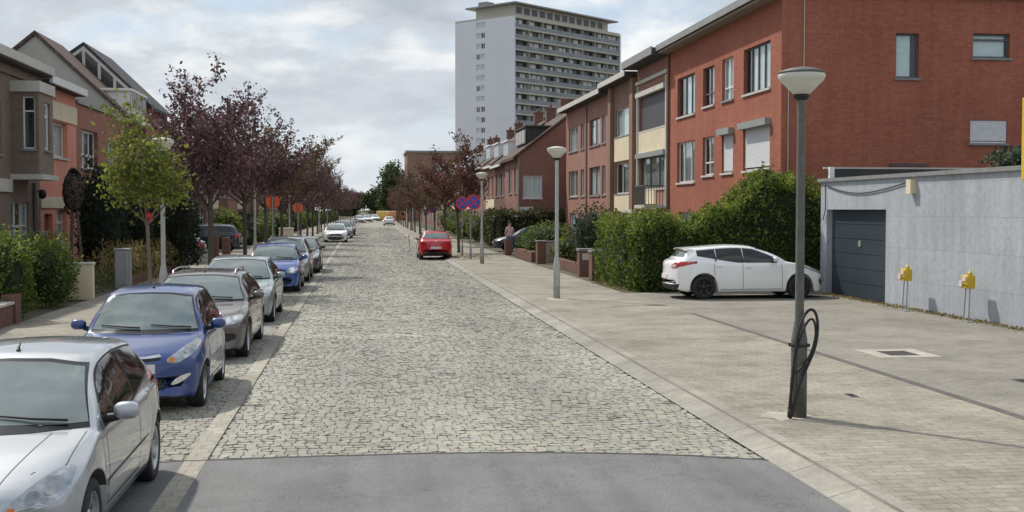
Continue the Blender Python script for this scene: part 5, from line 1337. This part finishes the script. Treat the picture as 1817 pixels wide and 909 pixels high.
def make_car(name, label, cat, cfg, pm, group=None, detail=True):
    c = Car(**cfg); V, F = c.body(); root = empty(name, (0, 0, 0), label, cat, group); L = c.L
    mb = MB().mesh(V, F, 0, True)
    # black underside and wheel wells
    for i, f in enumerate(F):
        k = [j % (len(V) // 1) for j in f]
    body = mb.build('body', [pm, M['black']], root)
    me = body.data
    for p in me.polygons:
        if p.normal.z < -.55 and p.center.z < .75: p.material_index = 1
        elif abs(p.normal.x) < .9 and p.center.z < .62 and abs(p.center.x) < float(c.W(np.array([p.center.y]))[0]) - .2 and min(abs(p.center.y - yw) for yw in c.wheels) < c.ra + .05 and p.center.y > .22 and p.center.y < L - .22: p.material_index = 1
    def part(nm, mat, fn, par=root, mats=None):
        b = MB(); fn(b)
        if b.v: return b.build(nm, mats or M[mat], par)
    cy, cz = c.cowl; ty, tz = c.wtop; ey, ez = c.rend; gy, gz = c.rglass
    wc = float(c.W(np.array([cy]))[0]); Wr = lambda y: float(pchip(c.rx, c.rw, [y])[0]); zB = lambda y: float(c.zbelt(np.array([y]))[0]); zT = lambda y: float(c.ztop(np.array([y]))[0])
    a0, a1 = min(wc - .13, c.wsb), Wr(ty) - .06
    ws = [(-a0, cz + .035), (-a0 * .5, cz + .018), (0, cz + .012), (a0 * .5, cz + .018), (a0, cz + .035), (a1, tz - .07), (a1 * .5, tz - .035), (0, tz - .028), (-a1 * .5, tz - .035), (-a1, tz - .07)]
    part('windscreen_seal', 'black_gloss', lambda b: c.patch(b, 'f', [(x * 1.028, z + (.022 if z > (cz + tz) / 2 else -.03)) for x, z in ws], .003))
    part('windscreen', 'car_glass', lambda b: c.patch(b, 'f', ws, .006))
    # rear window
    b0, b1 = min(float(c.W(np.array([gy]))[0]) - .16, .66), Wr(ey) - .08
    rw = [(-b0, gz + .05), (b0, gz + .05), (b1, ez - .07), (0, ez - .045), (-b1, ez - .07)]
    part('rear_window', 'car_glass', lambda b: c.patch(b, 'b', rw, .006))
    # side windows between pillars
    pil = c.pillars
    def topline(y):
        zr = zT(y); fr_ = max(0, min(1, (y - cy) / (ty - cy)))
        return zr - .105 - .04 * (1 - fr_) if y < ey else zr - .12
    for sd in ('r', 'l'):
        for (ya, yb) in pil:
            lo_, hi_ = [], []
            for y in np.linspace(ya, yb, 14):
                zb_, zt_ = zB(y) + .035 + c.kick * max(0, (y - c.kicky)), topline(y)
                if zt_ > zb_ + .012: lo_.append((y, zb_)); hi_.append((y, zt_))
            if len(lo_) > 2:
                poly = lo_ + hi_[::-1]
                part('side_window', 'side_glass', lambda b: c.patch(b, sd, poly, .005, .08))
        y0_, y1_ = pil[0][0], pil[-1][1]
        def surround(b):
            pts = [(y, topline(y) + .012) for y in np.linspace(y0_ + .1, y1_, 16)]; c.ribbon(b, sd, pts, .014, .0045)
            c.ribbon(b, sd, [(y, zB(y) + .022 + c.kick * max(0, y - c.kicky)) for y in np.linspace(y0_, y1_, 16)], .02, .0045)
            for (p, q), (r_, s_) in zip(pil, pil[1:]): c.ribbon(b, sd, [((q + r_) / 2, zB(q) + .035), ((q + r_) / 2 + .03, topline(q))], max(.03, r_ - q), .0045)
        part('window_trim', 'black', surround)
        if detail:
            def seams(b):
                for pts in c.seams: c.ribbon(b, sd, pts, .011, .0025)
            part('door_seam', 'black', seams)
            for (y, z) in c.handles:
                loc, nr = c.hit(sd, y, z); sx = 1 if sd == 'r' else -1
                part('door_handle', c.handlemat, lambda b: b.ball(loc + nr * .022, (.016, .10, .018), 8, 6, e=.7), mats=pm if c.handlemat is None else M[c.handlemat])
            if c.moulding:
                part('side_moulding', c.moulding, lambda b: c.ribbon(b, sd, [(c.wheels[0] + c.ra + .05, .46), (c.wheels[1] - c.ra - .05, .49)], .055, .012), mats=pm if c.moulding == 'paint' else None)
    if detail:
        for sx in (1, -1):                                            # door mirrors
            my, mz = c.mirror; loc, nr = c.hit('r' if sx > 0 else 'l', my, mz - .02)
            b = MB().ball(loc + Vector((sx * .15, -.02, .07)), (.100, .068, .068), 14, 10, e=.78)
            mo = b.build('wing_mirror', M[c.mirrormat] if c.mirrormat else pm, root)
            MB().tube([loc - Vector((sx * .03, 0, 0)), loc + Vector((sx * .07, -.01, .02)), loc + Vector((sx * .12, -.01, .04))], [.04, .032, .03], 8).build('mirror_arm', M['black'], mo)
            MB().ball(loc + Vector((sx * .15, .045, .07)), (.082, .014, .052), 12, 8, e=.7).build('mirror_glass', M['chrome'], mo)
    for sx in (1, -1):
        hl = [(sx * x, z) for x, z in c.headlight]
        f = part('headlight', 'headlamp', lambda b: c.patch(b, 'f', hl, .009, .04, 1))
        if detail:
            for (x, z, r_, mt) in c.bulbs:
                loc, nr = c.hit('f', sx * x, z)
                part('bulb', mt, lambda b: c.patch(b, 'f', [(sx * x + r_ * math.cos(t * math.pi / 6), z + r_ * math.sin(t * math.pi / 6)) for t in range(12)], .013, .05), f)
        if c.foglight: part('fog_light', 'lamp_inner', lambda b: c.patch(b, 'f', [(sx * x, z) for x, z in c.foglight], .012, .05, 2))
        tl = [(sx * x, z) for x, z in c.taillight]
        t_ = part('tail_light', 'red_lens', lambda b: c.patch(b, 'b', tl, .010, .04, 1))
        if c.tailclear: part('lens', 'clear_lens', lambda b: c.patch(b, 'b', [(sx * x, z) for x, z in c.tailclear], .014, .04, 1), t_)
    for (nm, mt, poly, rnd, off) in c.front: part(nm, mt, lambda b: c.patch(b, 'f', poly, off, .05, rnd))
    for (nm, mt, poly, rnd, off) in c.rear: part(nm, mt, lambda b: c.patch(b, 'b', poly, off, .05, rnd))
    if c.plate_f: part('number_plate', 'plate', lambda b: c.patch(b, 'f', [(-.26, c.plate_f - .055), (.26, c.plate_f - .055), (.26, c.plate_f + .055), (-.26, c.plate_f + .055)], .02))
    if c.plate_r: part('number_plate', 'plate', lambda b: c.patch(b, 'b', [(-.26, c.plate_r - .055), (.26, c.plate_r - .055), (.26, c.plate_r + .055), (-.26, c.plate_r + .055)], .02))
    if detail:
        for pts in c.hoodlines:
            for sx in (1, -1): part('bonnet_seam', 'seam', lambda b: c.ribbon(b, 't', [(sx * x, y) for x, y in pts], .007, .0022))
        pass
        for sx, q in ((1, .08), (-1, -.55)):
            A, nA = c.hit('f', q + .5, cz + .035); B, nB = c.hit('f', q, cz + .075); mid, nM = c.hit('f', q + .25, cz + .05)
            part('wiper', 'black', lambda b: b.tube([A + nA * .03, mid + nM * .028, B + nB * .022], [.013, .011, .008], 5))
        loc, nr = c.hit('t', 0, c.aerial)
        part('aerial', 'black', lambda b: b.tube([loc, loc + Vector((0, .02, .03)), loc + Vector((0, .05 + c.aerl * .6, .03 + c.aerl))], [.02, .009, .005], 5))
        pass
    if c.rails:
        for sx in (1, -1):
            ys_ = np.linspace(ty + .15, ey - .05, 9)
            def rl(b):
                pts = []
                for y in ys_: loc, nr = c.hit('t', sx * (Wr(y) - .12), float(y)); pts.append(loc + Vector((0, 0, .05)))
                pts = [pts[0] - Vector((0, .06, .06))] + pts + [pts[-1] + Vector((0, .06, -.06))]; b.tube(pts, .016, 6)
            part('roof_rail', c.rails, rl)
    for yw in c.wheels:
        for sx in (1, -1): wheel(root, sx * (float(c.W(np.array([yw]))[0]) - .115), yw, c.rt, c.tw, sx, c.rimstyle, M[c.rimmat])
    root['L'] = L
    return root
def place(root, x, y, rot=0, z=0.0, zs=1.0):
    """move the car's origin from the nose to its middle, then stand it on the ground"""
    L = root['L']
    for k in bpy.data.objects:
        if k.parent == root and not k.get('moved'): k.location.y -= L / 2; k['moved'] = 1
    root.location = (x, y, z); root.rotation_euler.z = rot; root.scale = (1, 1, zs)
    return root

def cfg(L, W, H, fo, wb, rt=.30, nose=.70, hood=(.55, .86), cowl=(1.15, .95), wtop=(1.95, 1.38), mid=2.5, rend=(3.5, 1.38), rglass=(3.9, 1.0), tail=None, belt=None, tb=.10, nb=.20, zs=.20, kick=.0, kicky=2.5, pillars=None, wsb=.72, boot=None, **o):
    w = W / 2; tail = tail or (L - .05, rglass[1] - .1); belt = belt or cowl[1] - .03
    top = [(0, .47), (.012, .535), (.035, nose - .09), (.09, nose - .03), (.18, nose + .02), hood, (cowl[0] - .06, cowl[1] - .012), cowl, (cowl[0] + .05, cowl[1] + .028),
           ((cowl[0] + wtop[0]) / 2, (cowl[1] + wtop[1]) / 2 + .035), wtop, (wtop[0] + .12, wtop[1] + .03), (mid, H), (rend[0] - .35, rend[1] + .035), rend]
    if boot: top += [((rend[0] + rglass[0]) / 2, (rend[1] + rglass[1]) / 2 + .01), rglass, *boot]
    else: top += [((rend[0] + rglass[0]) / 2 + .01, (rend[1] + rglass[1]) / 2 + .015), rglass]
    top += [tail, (L - .02, .66), (L - .006, .58), (L, .52)]
    bl = [(0, .44), (.06, nose - .11), (.2, nose - .05), (hood[0], hood[1] - .05), (cowl[0], cowl[1] - .05), (mid, belt), (rend[0], belt + .03), (rglass[0], min(belt + .02, rglass[1] - .03)), (tail[0], tail[1] - .05), (L - .02, .62), (L, .48)]
    wid = [(0, w * .72), (.02, w * .80), (.07, w * .87), (.2, w * .93), (.5, w * .98), (1.0, w), (L - .9, w), (L - .35, w * .965), (L - .12, w * .92), (L - .03, w * .87), (L, w * .78)]
    rwid = [(0, w * .7), (hood[0], w * .86), (cowl[0], w * .90), (wtop[0], w * .735), (mid, w * .735), (rend[0], w * .69), (rglass[0], w * .80), (L, w * .7)]
    d = dict(L=L, top=top, belt=bl, wid=wid, roofw=rwid, wheels=(fo, fo + wb), rt=rt, ra=rt + .055, tw=.2, nz0=.40, zs=zs, tuck=.05, crease=.0, nb=nb, tb=tb, cowl=cowl, wtop=wtop, rend=rend, rglass=rglass, wsb=wsb,
             pillars=pillars, kick=kick, kicky=kicky, seams=[], handles=[], handlemat=None, moulding=None, mirror=(cowl[0] + .45, belt + .06), mirrormat=None,
             headlight=[(.38, nose - .09), (.60, nose - .12), (.80 * w / .85, nose - .06), (.80 * w / .85, nose + .06), (.6, nose + .01)], bulbs=[(.58 * w / .85, nose - .06, .05, 'lamp_inner')], foglight=None,
             taillight=[(w * .62, .78), (w * .93, .76), (w * .93, .98), (w * .72, .98)], tailclear=None, front=[], rear=[], plate_f=.42, plate_r=.78,
             hoodlines=[[(w * .80, .22), (w * .84, hood[0]), (w * .84, cowl[0] - .02)]], aerial=wtop[0] + .12, aerl=.08, rails=None, rimstyle=(5, .16), rimmat='rim')
    d.update(o); return d
def doors(fo, wb, rt, splits, belt, low=.3, top=None):
    s = []
    for y in splits: s.append([(y, low), (y + .0, (low + belt) / 2), (y + .015, belt + .02)])
    s.append([(splits[0], low), (splits[-1], low)])
    return s
P_ = {}
M['seam'] = plain('panel_gap', (.06, .06, .062), .6)
P_['silver'] = paint('silver_paint', (.42, .44, .46), .55, .32)
P_['blue'] = paint('deep_blue_paint', (.004, .034, .17), .0, .3)
P_['taupe'] = paint('taupe_paint', (.115, .10, .092), .45, .32)
P_['pale_green'] = paint('pale_green_paint', (.26, .32, .325), .5, .32)
P_['bright_blue'] = paint('bright_blue_paint', (.012, .058, .28), .05, .3)
P_['grey'] = paint('grey_paint', (.34, .36, .36), .5, .32)
P_['dark_grey'] = paint('dark_grey_paint', (.07, .075, .08), .4, .3)
P_['white'] = paint('white_car_paint', (.84, .84, .83), 0, .3)
P_['red'] = paint('red_paint', (.50, .010, .022), .0, .3)
P_['navy'] = paint('navy_paint', (.012, .018, .028), .35, .3)
P_['yellow'] = paint('yellow_van_paint', (.66, .44, .04), 0, .4)
P_['orange'] = paint('orange_van_paint', (.62, .25, .06), 0, .4)

# silver three-door hatchback in the foreground
w = .85
SIL = cfg(4.15, 1.70, 1.40, .86, 2.615, .30, nose=.65, hood=(.62, .80), cowl=(1.12, .895), wtop=(1.96, 1.335), mid=2.55, rend=(3.56, 1.335), rglass=(3.97, 1.0), belt=.855, nb=.26,
          pillars=[(1.42, 2.60), (2.66, 3.52)], kick=.10, kicky=2.4, seams=doors(0, 0, 0, (1.33, 2.63), .9), handles=[(2.42, .80)], handlemat=None, moulding='paint', mirrormat=None,
          headlight=[(.36, .495), (.56, .52), (.755, .57), (.77, .66), (.765, .745), (.64, .725), (.50, .625)], bulbs=[(.675, .65, .05, 'reflector'), (.575, .60, .04, 'reflector'), (.465, .54, .022, 'amber')],
          front=[('grille', 'black_gloss', [(-.30, .60), (.30, .60), (.33, .66), (-.33, .66)], 1, .008), ('lower_grille', 'black', [(-.55, .24), (.55, .24), (.50, .36), (-.50, .36)], 1, .006), ('bumper_strip', 'black', [(-.72, .44), (-.3, .425), (.3, .425), (.72, .44), (.72, .475), (-.72, .475)], 0, .012)],
          hoodlines=[[(.62, .16), (.71, .62), (.73, 1.15)], [(.33, .12), (.42, .62), (.50, 1.1)]], rimstyle=(7, .10), aerial=2.1, aerl=.03)
car = make_car('parked_car', 'silver three-door hatchback cut off by the lower left corner', 'car', SIL, P_['silver'], 'cars parked along the left kerb')
MB_ = MB()
place(car, -2.74, 10.05, 0, 0)
# small blue hatchback
BLU = cfg(3.57, 1.60, 1.49, .74, 2.38, .285, nose=.74, hood=(.5, .865), cowl=(.86, .945), wtop=(1.50, 1.425), mid=2.1, rend=(3.12, 1.43), rglass=(3.44, 1.02), belt=.91, nb=.24,
          pillars=[(1.18, 1.98), (2.04, 2.70), (2.75, 3.05)], kick=.06, kicky=2.0, seams=doors(0, 0, 0, (1.12, 2.0, 2.72), .95), handles=[(1.85, .88), (2.6, .9)],
          headlight=[(.36, .66), (.50, .62), (.70, .73), (.75, .86), (.66, .86), (.50, .76)], bulbs=[(.61, .78, .05, 'reflector'), (.68, .84, .04, 'reflector'), (.45, .67, .03, 'amber')],
          foglight=[(.42, .36), (.54, .38), (.68, .49), (.62, .50), (.5, .45)],
          front=[('grille', 'black', [(-.30, .665), (.30, .665), (.33, .71), (-.33, .71)], 1, .006), ('grille_bar', 'chrome', [(-.33, .705), (-.15, .69), (.15, .69), (.33, .705), (.30, .735), (.15, .715), (-.15, .715), (-.30, .735)], 0, .014), ('lower_grille', 'black', [(-.42, .30), (.42, .30), (.36, .50), (-.36, .50)], 1, .007)],
          plate_f=.575, hoodlines=[[(.60, .2), (.66, .5), (.68, .9)]], rimstyle=(6, .13), wsb=.66, aerial=1.72)
car = make_car('parked_car', 'small deep blue hatchback directly behind the silver hatchback', 'car', BLU, P_['blue'], 'cars parked along the left kerb')
place(car, -2.80, 16.85, R(.5), -.02)
# taupe estate
TAU = cfg(4.70, 1.826, 1.42, .90, 2.81, .325, nose=.69, hood=(.75, .85), cowl=(1.34, .925), wtop=(2.12, 1.36), mid=2.8, rend=(4.10, 1.36), rglass=(4.50, 1.0), belt=.90, nb=.26,
          pillars=[(1.66, 2.50), (2.56, 3.42), (3.48, 4.05)], seams=doors(0, 0, 0, (1.50, 2.53, 3.45), .9), handles=[(2.35, .82), (3.3, .84)], crease=.004,
          headlight=[(.42, .635), (.66, .60), (.83, .67), (.83, .76), (.60, .735), (.42, .72)], bulbs=[(.62, .67, .045, 'lamp_inner'), (.72, .70, .035, 'chrome')],
          front=[('grille', 'black', [(-.38, .40), (.38, .40), (.43, .55), (.40, .72), (-.40, .72), (-.43, .55)], 1, .007), ('grille_frame', 'chrome', [(-.40, .715), (.40, .715), (.39, .738), (-.39, .738)], 0, .012), ('lower_grille', 'black', [(-.60, .23), (.60, .23), (.56, .32), (-.56, .32)], 1, .007),
                 ('air_intake', 'black', [(.50, .35), (.75, .36), (.75, .48), (.52, .45)], 1, .007), ('air_intake', 'black', [(-.50, .35), (-.75, .36), (-.75, .48), (-.52, .45)], 1, .007)],
          plate_f=.47, rails='rim', rimstyle=(5, .14), wsb=.76)
car = make_car('parked_car', 'taupe brown estate car behind the small deep blue hatchback', 'car', TAU, P_['taupe'], 'cars parked along the left kerb')
rg = MB()
for i in range(4): rg.lathe([(.030, -.004), (.042, -.004), (.042, .004), (.030, .004)], (-.09 + i * .06, -.015, .655), 14, 'y')
ro = rg.build('badge', M['chrome']); ro.parent = car
place(car, -2.84, 22.5, 0, -.02)
# pale green hatch
HAT = cfg(4.20, 1.78, 1.45, .88, 2.62, .31, nose=.69, hood=(.66, .86), cowl=(1.12, .945), wtop=(1.95, 1.39), mid=2.5, rend=(3.50, 1.39), rglass=(3.95, 1.02), belt=.92, nb=.25,
          pillars=[(1.45, 2.25), (2.31, 3.05), (3.10, 3.5)], kick=.05, kicky=2.5, seams=doors(0, 0, 0, (1.32, 2.28, 3.08), .92), handles=[(2.12, .84), (2.95, .86)],
          front=[('grille', 'black', [(-.40, .57), (.40, .57), (.42, .64), (-.42, .64)], 1, .007), ('lower_grille', 'black', [(-.62, .25), (.62, .25), (.55, .38), (-.55, .38)], 1, .007)], wsb=.74,
          headlight=[(.40, .60), (.62, .58), (.83, .70), (.83, .82), (.66, .78), (.46, .68)], plate_f=.48)
car = make_car('parked_car', 'pale silver-green hatchback behind the taupe estate', 'car', HAT, P_['pale_green'], 'cars parked along the left kerb')
place(car, -2.84, 28.75, 0, -.02)
# bright blue hatch
BB = cfg(3.92, 1.66, 1.46, .80, 2.46, .30, nose=.74, hood=(.55, .89), cowl=(1.05, .975), wtop=(1.78, 1.40), mid=2.3, rend=(3.25, 1.40), rglass=(3.68, 1.03), belt=.94, nb=.22,
         pillars=[(1.32, 2.1), (2.16, 2.85), (2.9, 3.25)], seams=doors(0, 0, 0, (1.22, 2.13, 2.87), .92), handles=[(1.98, .84)],
         headlight=[(.42, .62), (.58, .58), (.73, .62), (.76, .74), (.68, .80), (.50, .76)], bulbs=[(.60, .69, .07, 'lamp_inner')], moulding='black',
         front=[('grille', 'black', [(-.38, .62), (.38, .62), (.36, .74), (-.36, .74)], 1, .007), ('lower_grille', 'black', [(-.60, .26), (.60, .26), (.56, .36), (-.56, .36)], 1, .007)], plate_f=.5)
car = make_car('parked_car', 'bright blue hatchback in the middle of the left parking row', 'car', BB, P_['bright_blue'], 'cars parked along the left kerb')
place(car, -2.72, 38.75, 0, -.02)
# grey estate behind, then a dark one
MPV = cfg(4.40, 1.78, 1.56, .90, 2.68, .31, nose=.74, hood=(.66, .93), cowl=(1.12, 1.02), wtop=(1.92, 1.49), mid=2.6, rend=(3.85, 1.50), rglass=(4.25, 1.05), belt=.985, nb=.24, rails='metal',
          pillars=[(1.42, 2.25), (2.31, 3.15), (3.2, 3.85)], seams=doors(0, 0, 0, (1.3, 2.28, 3.17), .95), handles=[(2.12, .86), (3.0, .88)],
          front=[('grille', 'black', [(-.42, .60), (.42, .60), (.44, .70), (-.44, .70)], 1, .007), ('lower_grille', 'black', [(-.6, .26), (.6, .26), (.55, .38), (-.55, .38)], 1, .007)], plate_f=.5)
car = make_car('parked_car', 'silver-grey estate with roof rails behind the bright blue hatchback', 'car', MPV, P_['grey'], 'cars parked along the left kerb')
place(car, -2.72, 44.1, 0, -.02)
hat = make_car('parked_car', 'dark grey hatchback ending the near part of the left parking row', 'car', HAT, P_['dark_grey'], 'cars parked along the left kerb')
place(hat, -2.55, 49.8, 0, -.02)
WH = dict(HAT); WH['front'] = [('grille', 'black', [(-.55, .50), (.55, .50), (.50, .68), (-.50, .68)], 1, .007), ('lower_grille', 'black', [(-.6, .25), (.6, .25), (.55, .38), (-.55, .38)], 1, .007)]
whc = make_car('parked_car', 'white car parked alone on the left past the cream roadside box', 'car', WH, P_['white'], 'cars parked along the left kerb')
place(whc, -2.05, 94.8, 0, -.02)
car = make_car('parked_car', 'silver car just behind the white one on the left', 'car', MPV, P_['grey'], 'cars parked along the left kerb', False)
place(car, -1.75, 108, 0, -.02)
nav = make_car('parked_car', 'dark blue car at the far end of the left parking row', 'car', BB, P_['navy'], 'cars parked along the left kerb', False)
place(nav, -1.5, 119, 0, -.02)
# white hatch by the garage, nose to the garage
MAZ = cfg(4.46, 1.755, 1.455, .93, 2.64, .325, nose=.72, hood=(.72, .93), cowl=(1.22, 1.01), wtop=(2.12, 1.40), mid=2.72, rend=(3.88, 1.37), rglass=(4.22, 1.08), belt=.965, nb=.28, tb=.17, zs=.20,
          pillars=[(1.55, 2.48), (2.53, 3.22), (3.26, 3.74)], kick=.13, kicky=2.6, seams=doors(0, 0, 0, (1.42, 2.50, 3.28), .94, .27), handles=[(2.36, .86), (3.17, .89)], crease=.006,
          headlight=[(.46, .66), (.66, .64), (.84, .78), (.84, .88), (.7, .84), (.52, .74)], bulbs=[(.66, .73, .045, 'chrome')],
          front=[('grille', 'black', [(-.45, .32), (.45, .32), (.5, .52), (-.5, .52)], 1, .007), ('air_intake', 'black', [(.55, .36), (.76, .38), (.78, .56), (.66, .5)], 1, .007), ('air_intake', 'black', [(-.55, .36), (-.76, .38), (-.78, .56), (-.66, .5)], 1, .007)],
          taillight=[(.40, .86), (.55, .83), (.80, .86), (.86, 1.0), (.80, 1.02), (.55, .96)], tailclear=[(.42, .865), (.54, .845), (.68, .87), (.70, .93), (.55, .94)],
          rear=[('diffuser', 'black', [(-.72, .22), (.72, .22), (.78, .42), (.55, .40), (-.55, .40), (-.78, .42)], 0, .008)], plate_r=.60, rimstyle=(5, .17), rimmat='rim_dark', mirrormat=None)
car = make_car('parked_car', 'white hatchback with dark wheels parked across the driveway in front of the hedge', 'car', MAZ, P_['white'])
c = Car(**MAZ); c.body()
sp_ = MB(); yy = 3.90
vs_ = []
for x in np.linspace(-.60, .60, 13):
    z = 1.375 - .05 * (x / .6) ** 2; vs_ += [(x, yy - .10, z + .012), (x, yy + .17 - .03 * (x / .6) ** 2, z - .005), (x, yy + .16 - .03 * (x / .6) ** 2, z - .04), (x, yy - .06, z - .04)]
for i in range(12):
    for k in range(4): sp_.face([vs_[i * 4 + k], vs_[i * 4 + (k + 1) % 4], vs_[i * 4 + 4 + (k + 1) % 4], vs_[i * 4 + 4 + k]])
sp_.face(vs_[:4]); sp_.face(vs_[-4:][::-1])
so_ = sp_.build('spoiler', P_['white']); so_.parent = car
place(car, 10.36, 32.2, R(90), .10)
# red car seen from behind
RED = dict(BB); RED.update(taillight=[(.50, .80), (.74, .80), (.78, .98), (.70, 1.0), (.56, .92)], plate_r=.62, moulding=None, tb=.16,
          rear=[('bumper_recess', 'black', [(-.62, .27), (.62, .27), (.66, .42), (-.66, .42)], 1, .007), ('badge', 'chrome', [(-.05, .93), (.05, .93), (.05, .97), (-.05, .97)], 1, .012)])
car = make_car('parked_car', 'red hatchback seen from behind at the right kerb', 'car', RED, P_['red'], 'cars parked at the right kerb')
place(car, 3.6, 61.9, R(180), -.02)
# white car far away on the right
SED = dict(HAT); SED.update(rear=[('bumper_recess', 'black', [(-.62, .25), (.62, .25), (.66, .38), (-.66, .38)], 1, .007)])
car = make_car('driving_car', 'small white car driving away at the far right of the street', 'car', SED, P_['white'], None, False)
place(car, 4.1, 190, R(180), -.02)
# dark cars on the left forecourt
DH = dict(BB); DH.update(taillight=[(.50, .72), (.78, .72), (.80, .98), (.62, .98)], moulding=None)
car = make_car('parked_car', 'dark blue-grey hatchback backed across the left forecourt, red tail light showing', 'car', DH, P_['navy'], 'dark cars on the left forecourt')
place(car, -9.0, 56.2, R(-90), .085)
DE = dict(MPV); DE.update(taillight=[(.50, .80), (.82, .80), (.84, 1.05), (.62, 1.05)], rails='metal')
car = make_car('parked_car', 'dark estate car with roof rails on the left forecourt', 'car', DE, P_['navy'], 'dark cars on the left forecourt')
place(car, -9.0, 70.5, R(-90), .085)
# dark car in the right-hand drive
car = make_car('parked_car', 'dark car nosing out of the drive beside the clipped hedge on the right', 'car', HAT, P_['navy'])
place(car, 9.6, 70.2, R(-90), .07)
# far traffic at the crossing
VAN = cfg(4.9, 1.95, 2.2, .9, 3.0, .34, nose=.95, hood=(.5, 1.15), cowl=(.75, 1.25), wtop=(1.35, 2.05), mid=2.2, rend=(4.5, 2.15), rglass=(4.8, 1.3), belt=1.25, pillars=[(1.0, 1.8)], tb=.04, wsb=.8,
          taillight=[(.8, .8), (.92, .8), (.92, 1.3), (.8, 1.3)])
van = make_car('delivery_van', 'yellow van crossing the far end of the street', 'van', VAN, P_['yellow'], None, False); place(van, 5.2, 268, R(75), 0)
car = make_car('delivery_van', 'orange van beside the yellow one at the far end', 'van', VAN, P_['orange'], None, False); place(car, 7.6, 262, R(90), 0)
for x, y, lb in ((.9, 240, 'distant white car left of the yellow van'), (2.6, 262, 'distant pale car waiting next to the orange van'), (-.6, 226, 'distant white car behind the dark blue one')):
    c2 = make_car('distant_car', lb, 'car', HAT, P_['white'], 'white cars at the far crossing', False); place(c2, x, y, R(10), 0)
for o in bpy.data.objects:
    for k in ('moved', 'L'):
        if k in o: del o[k]
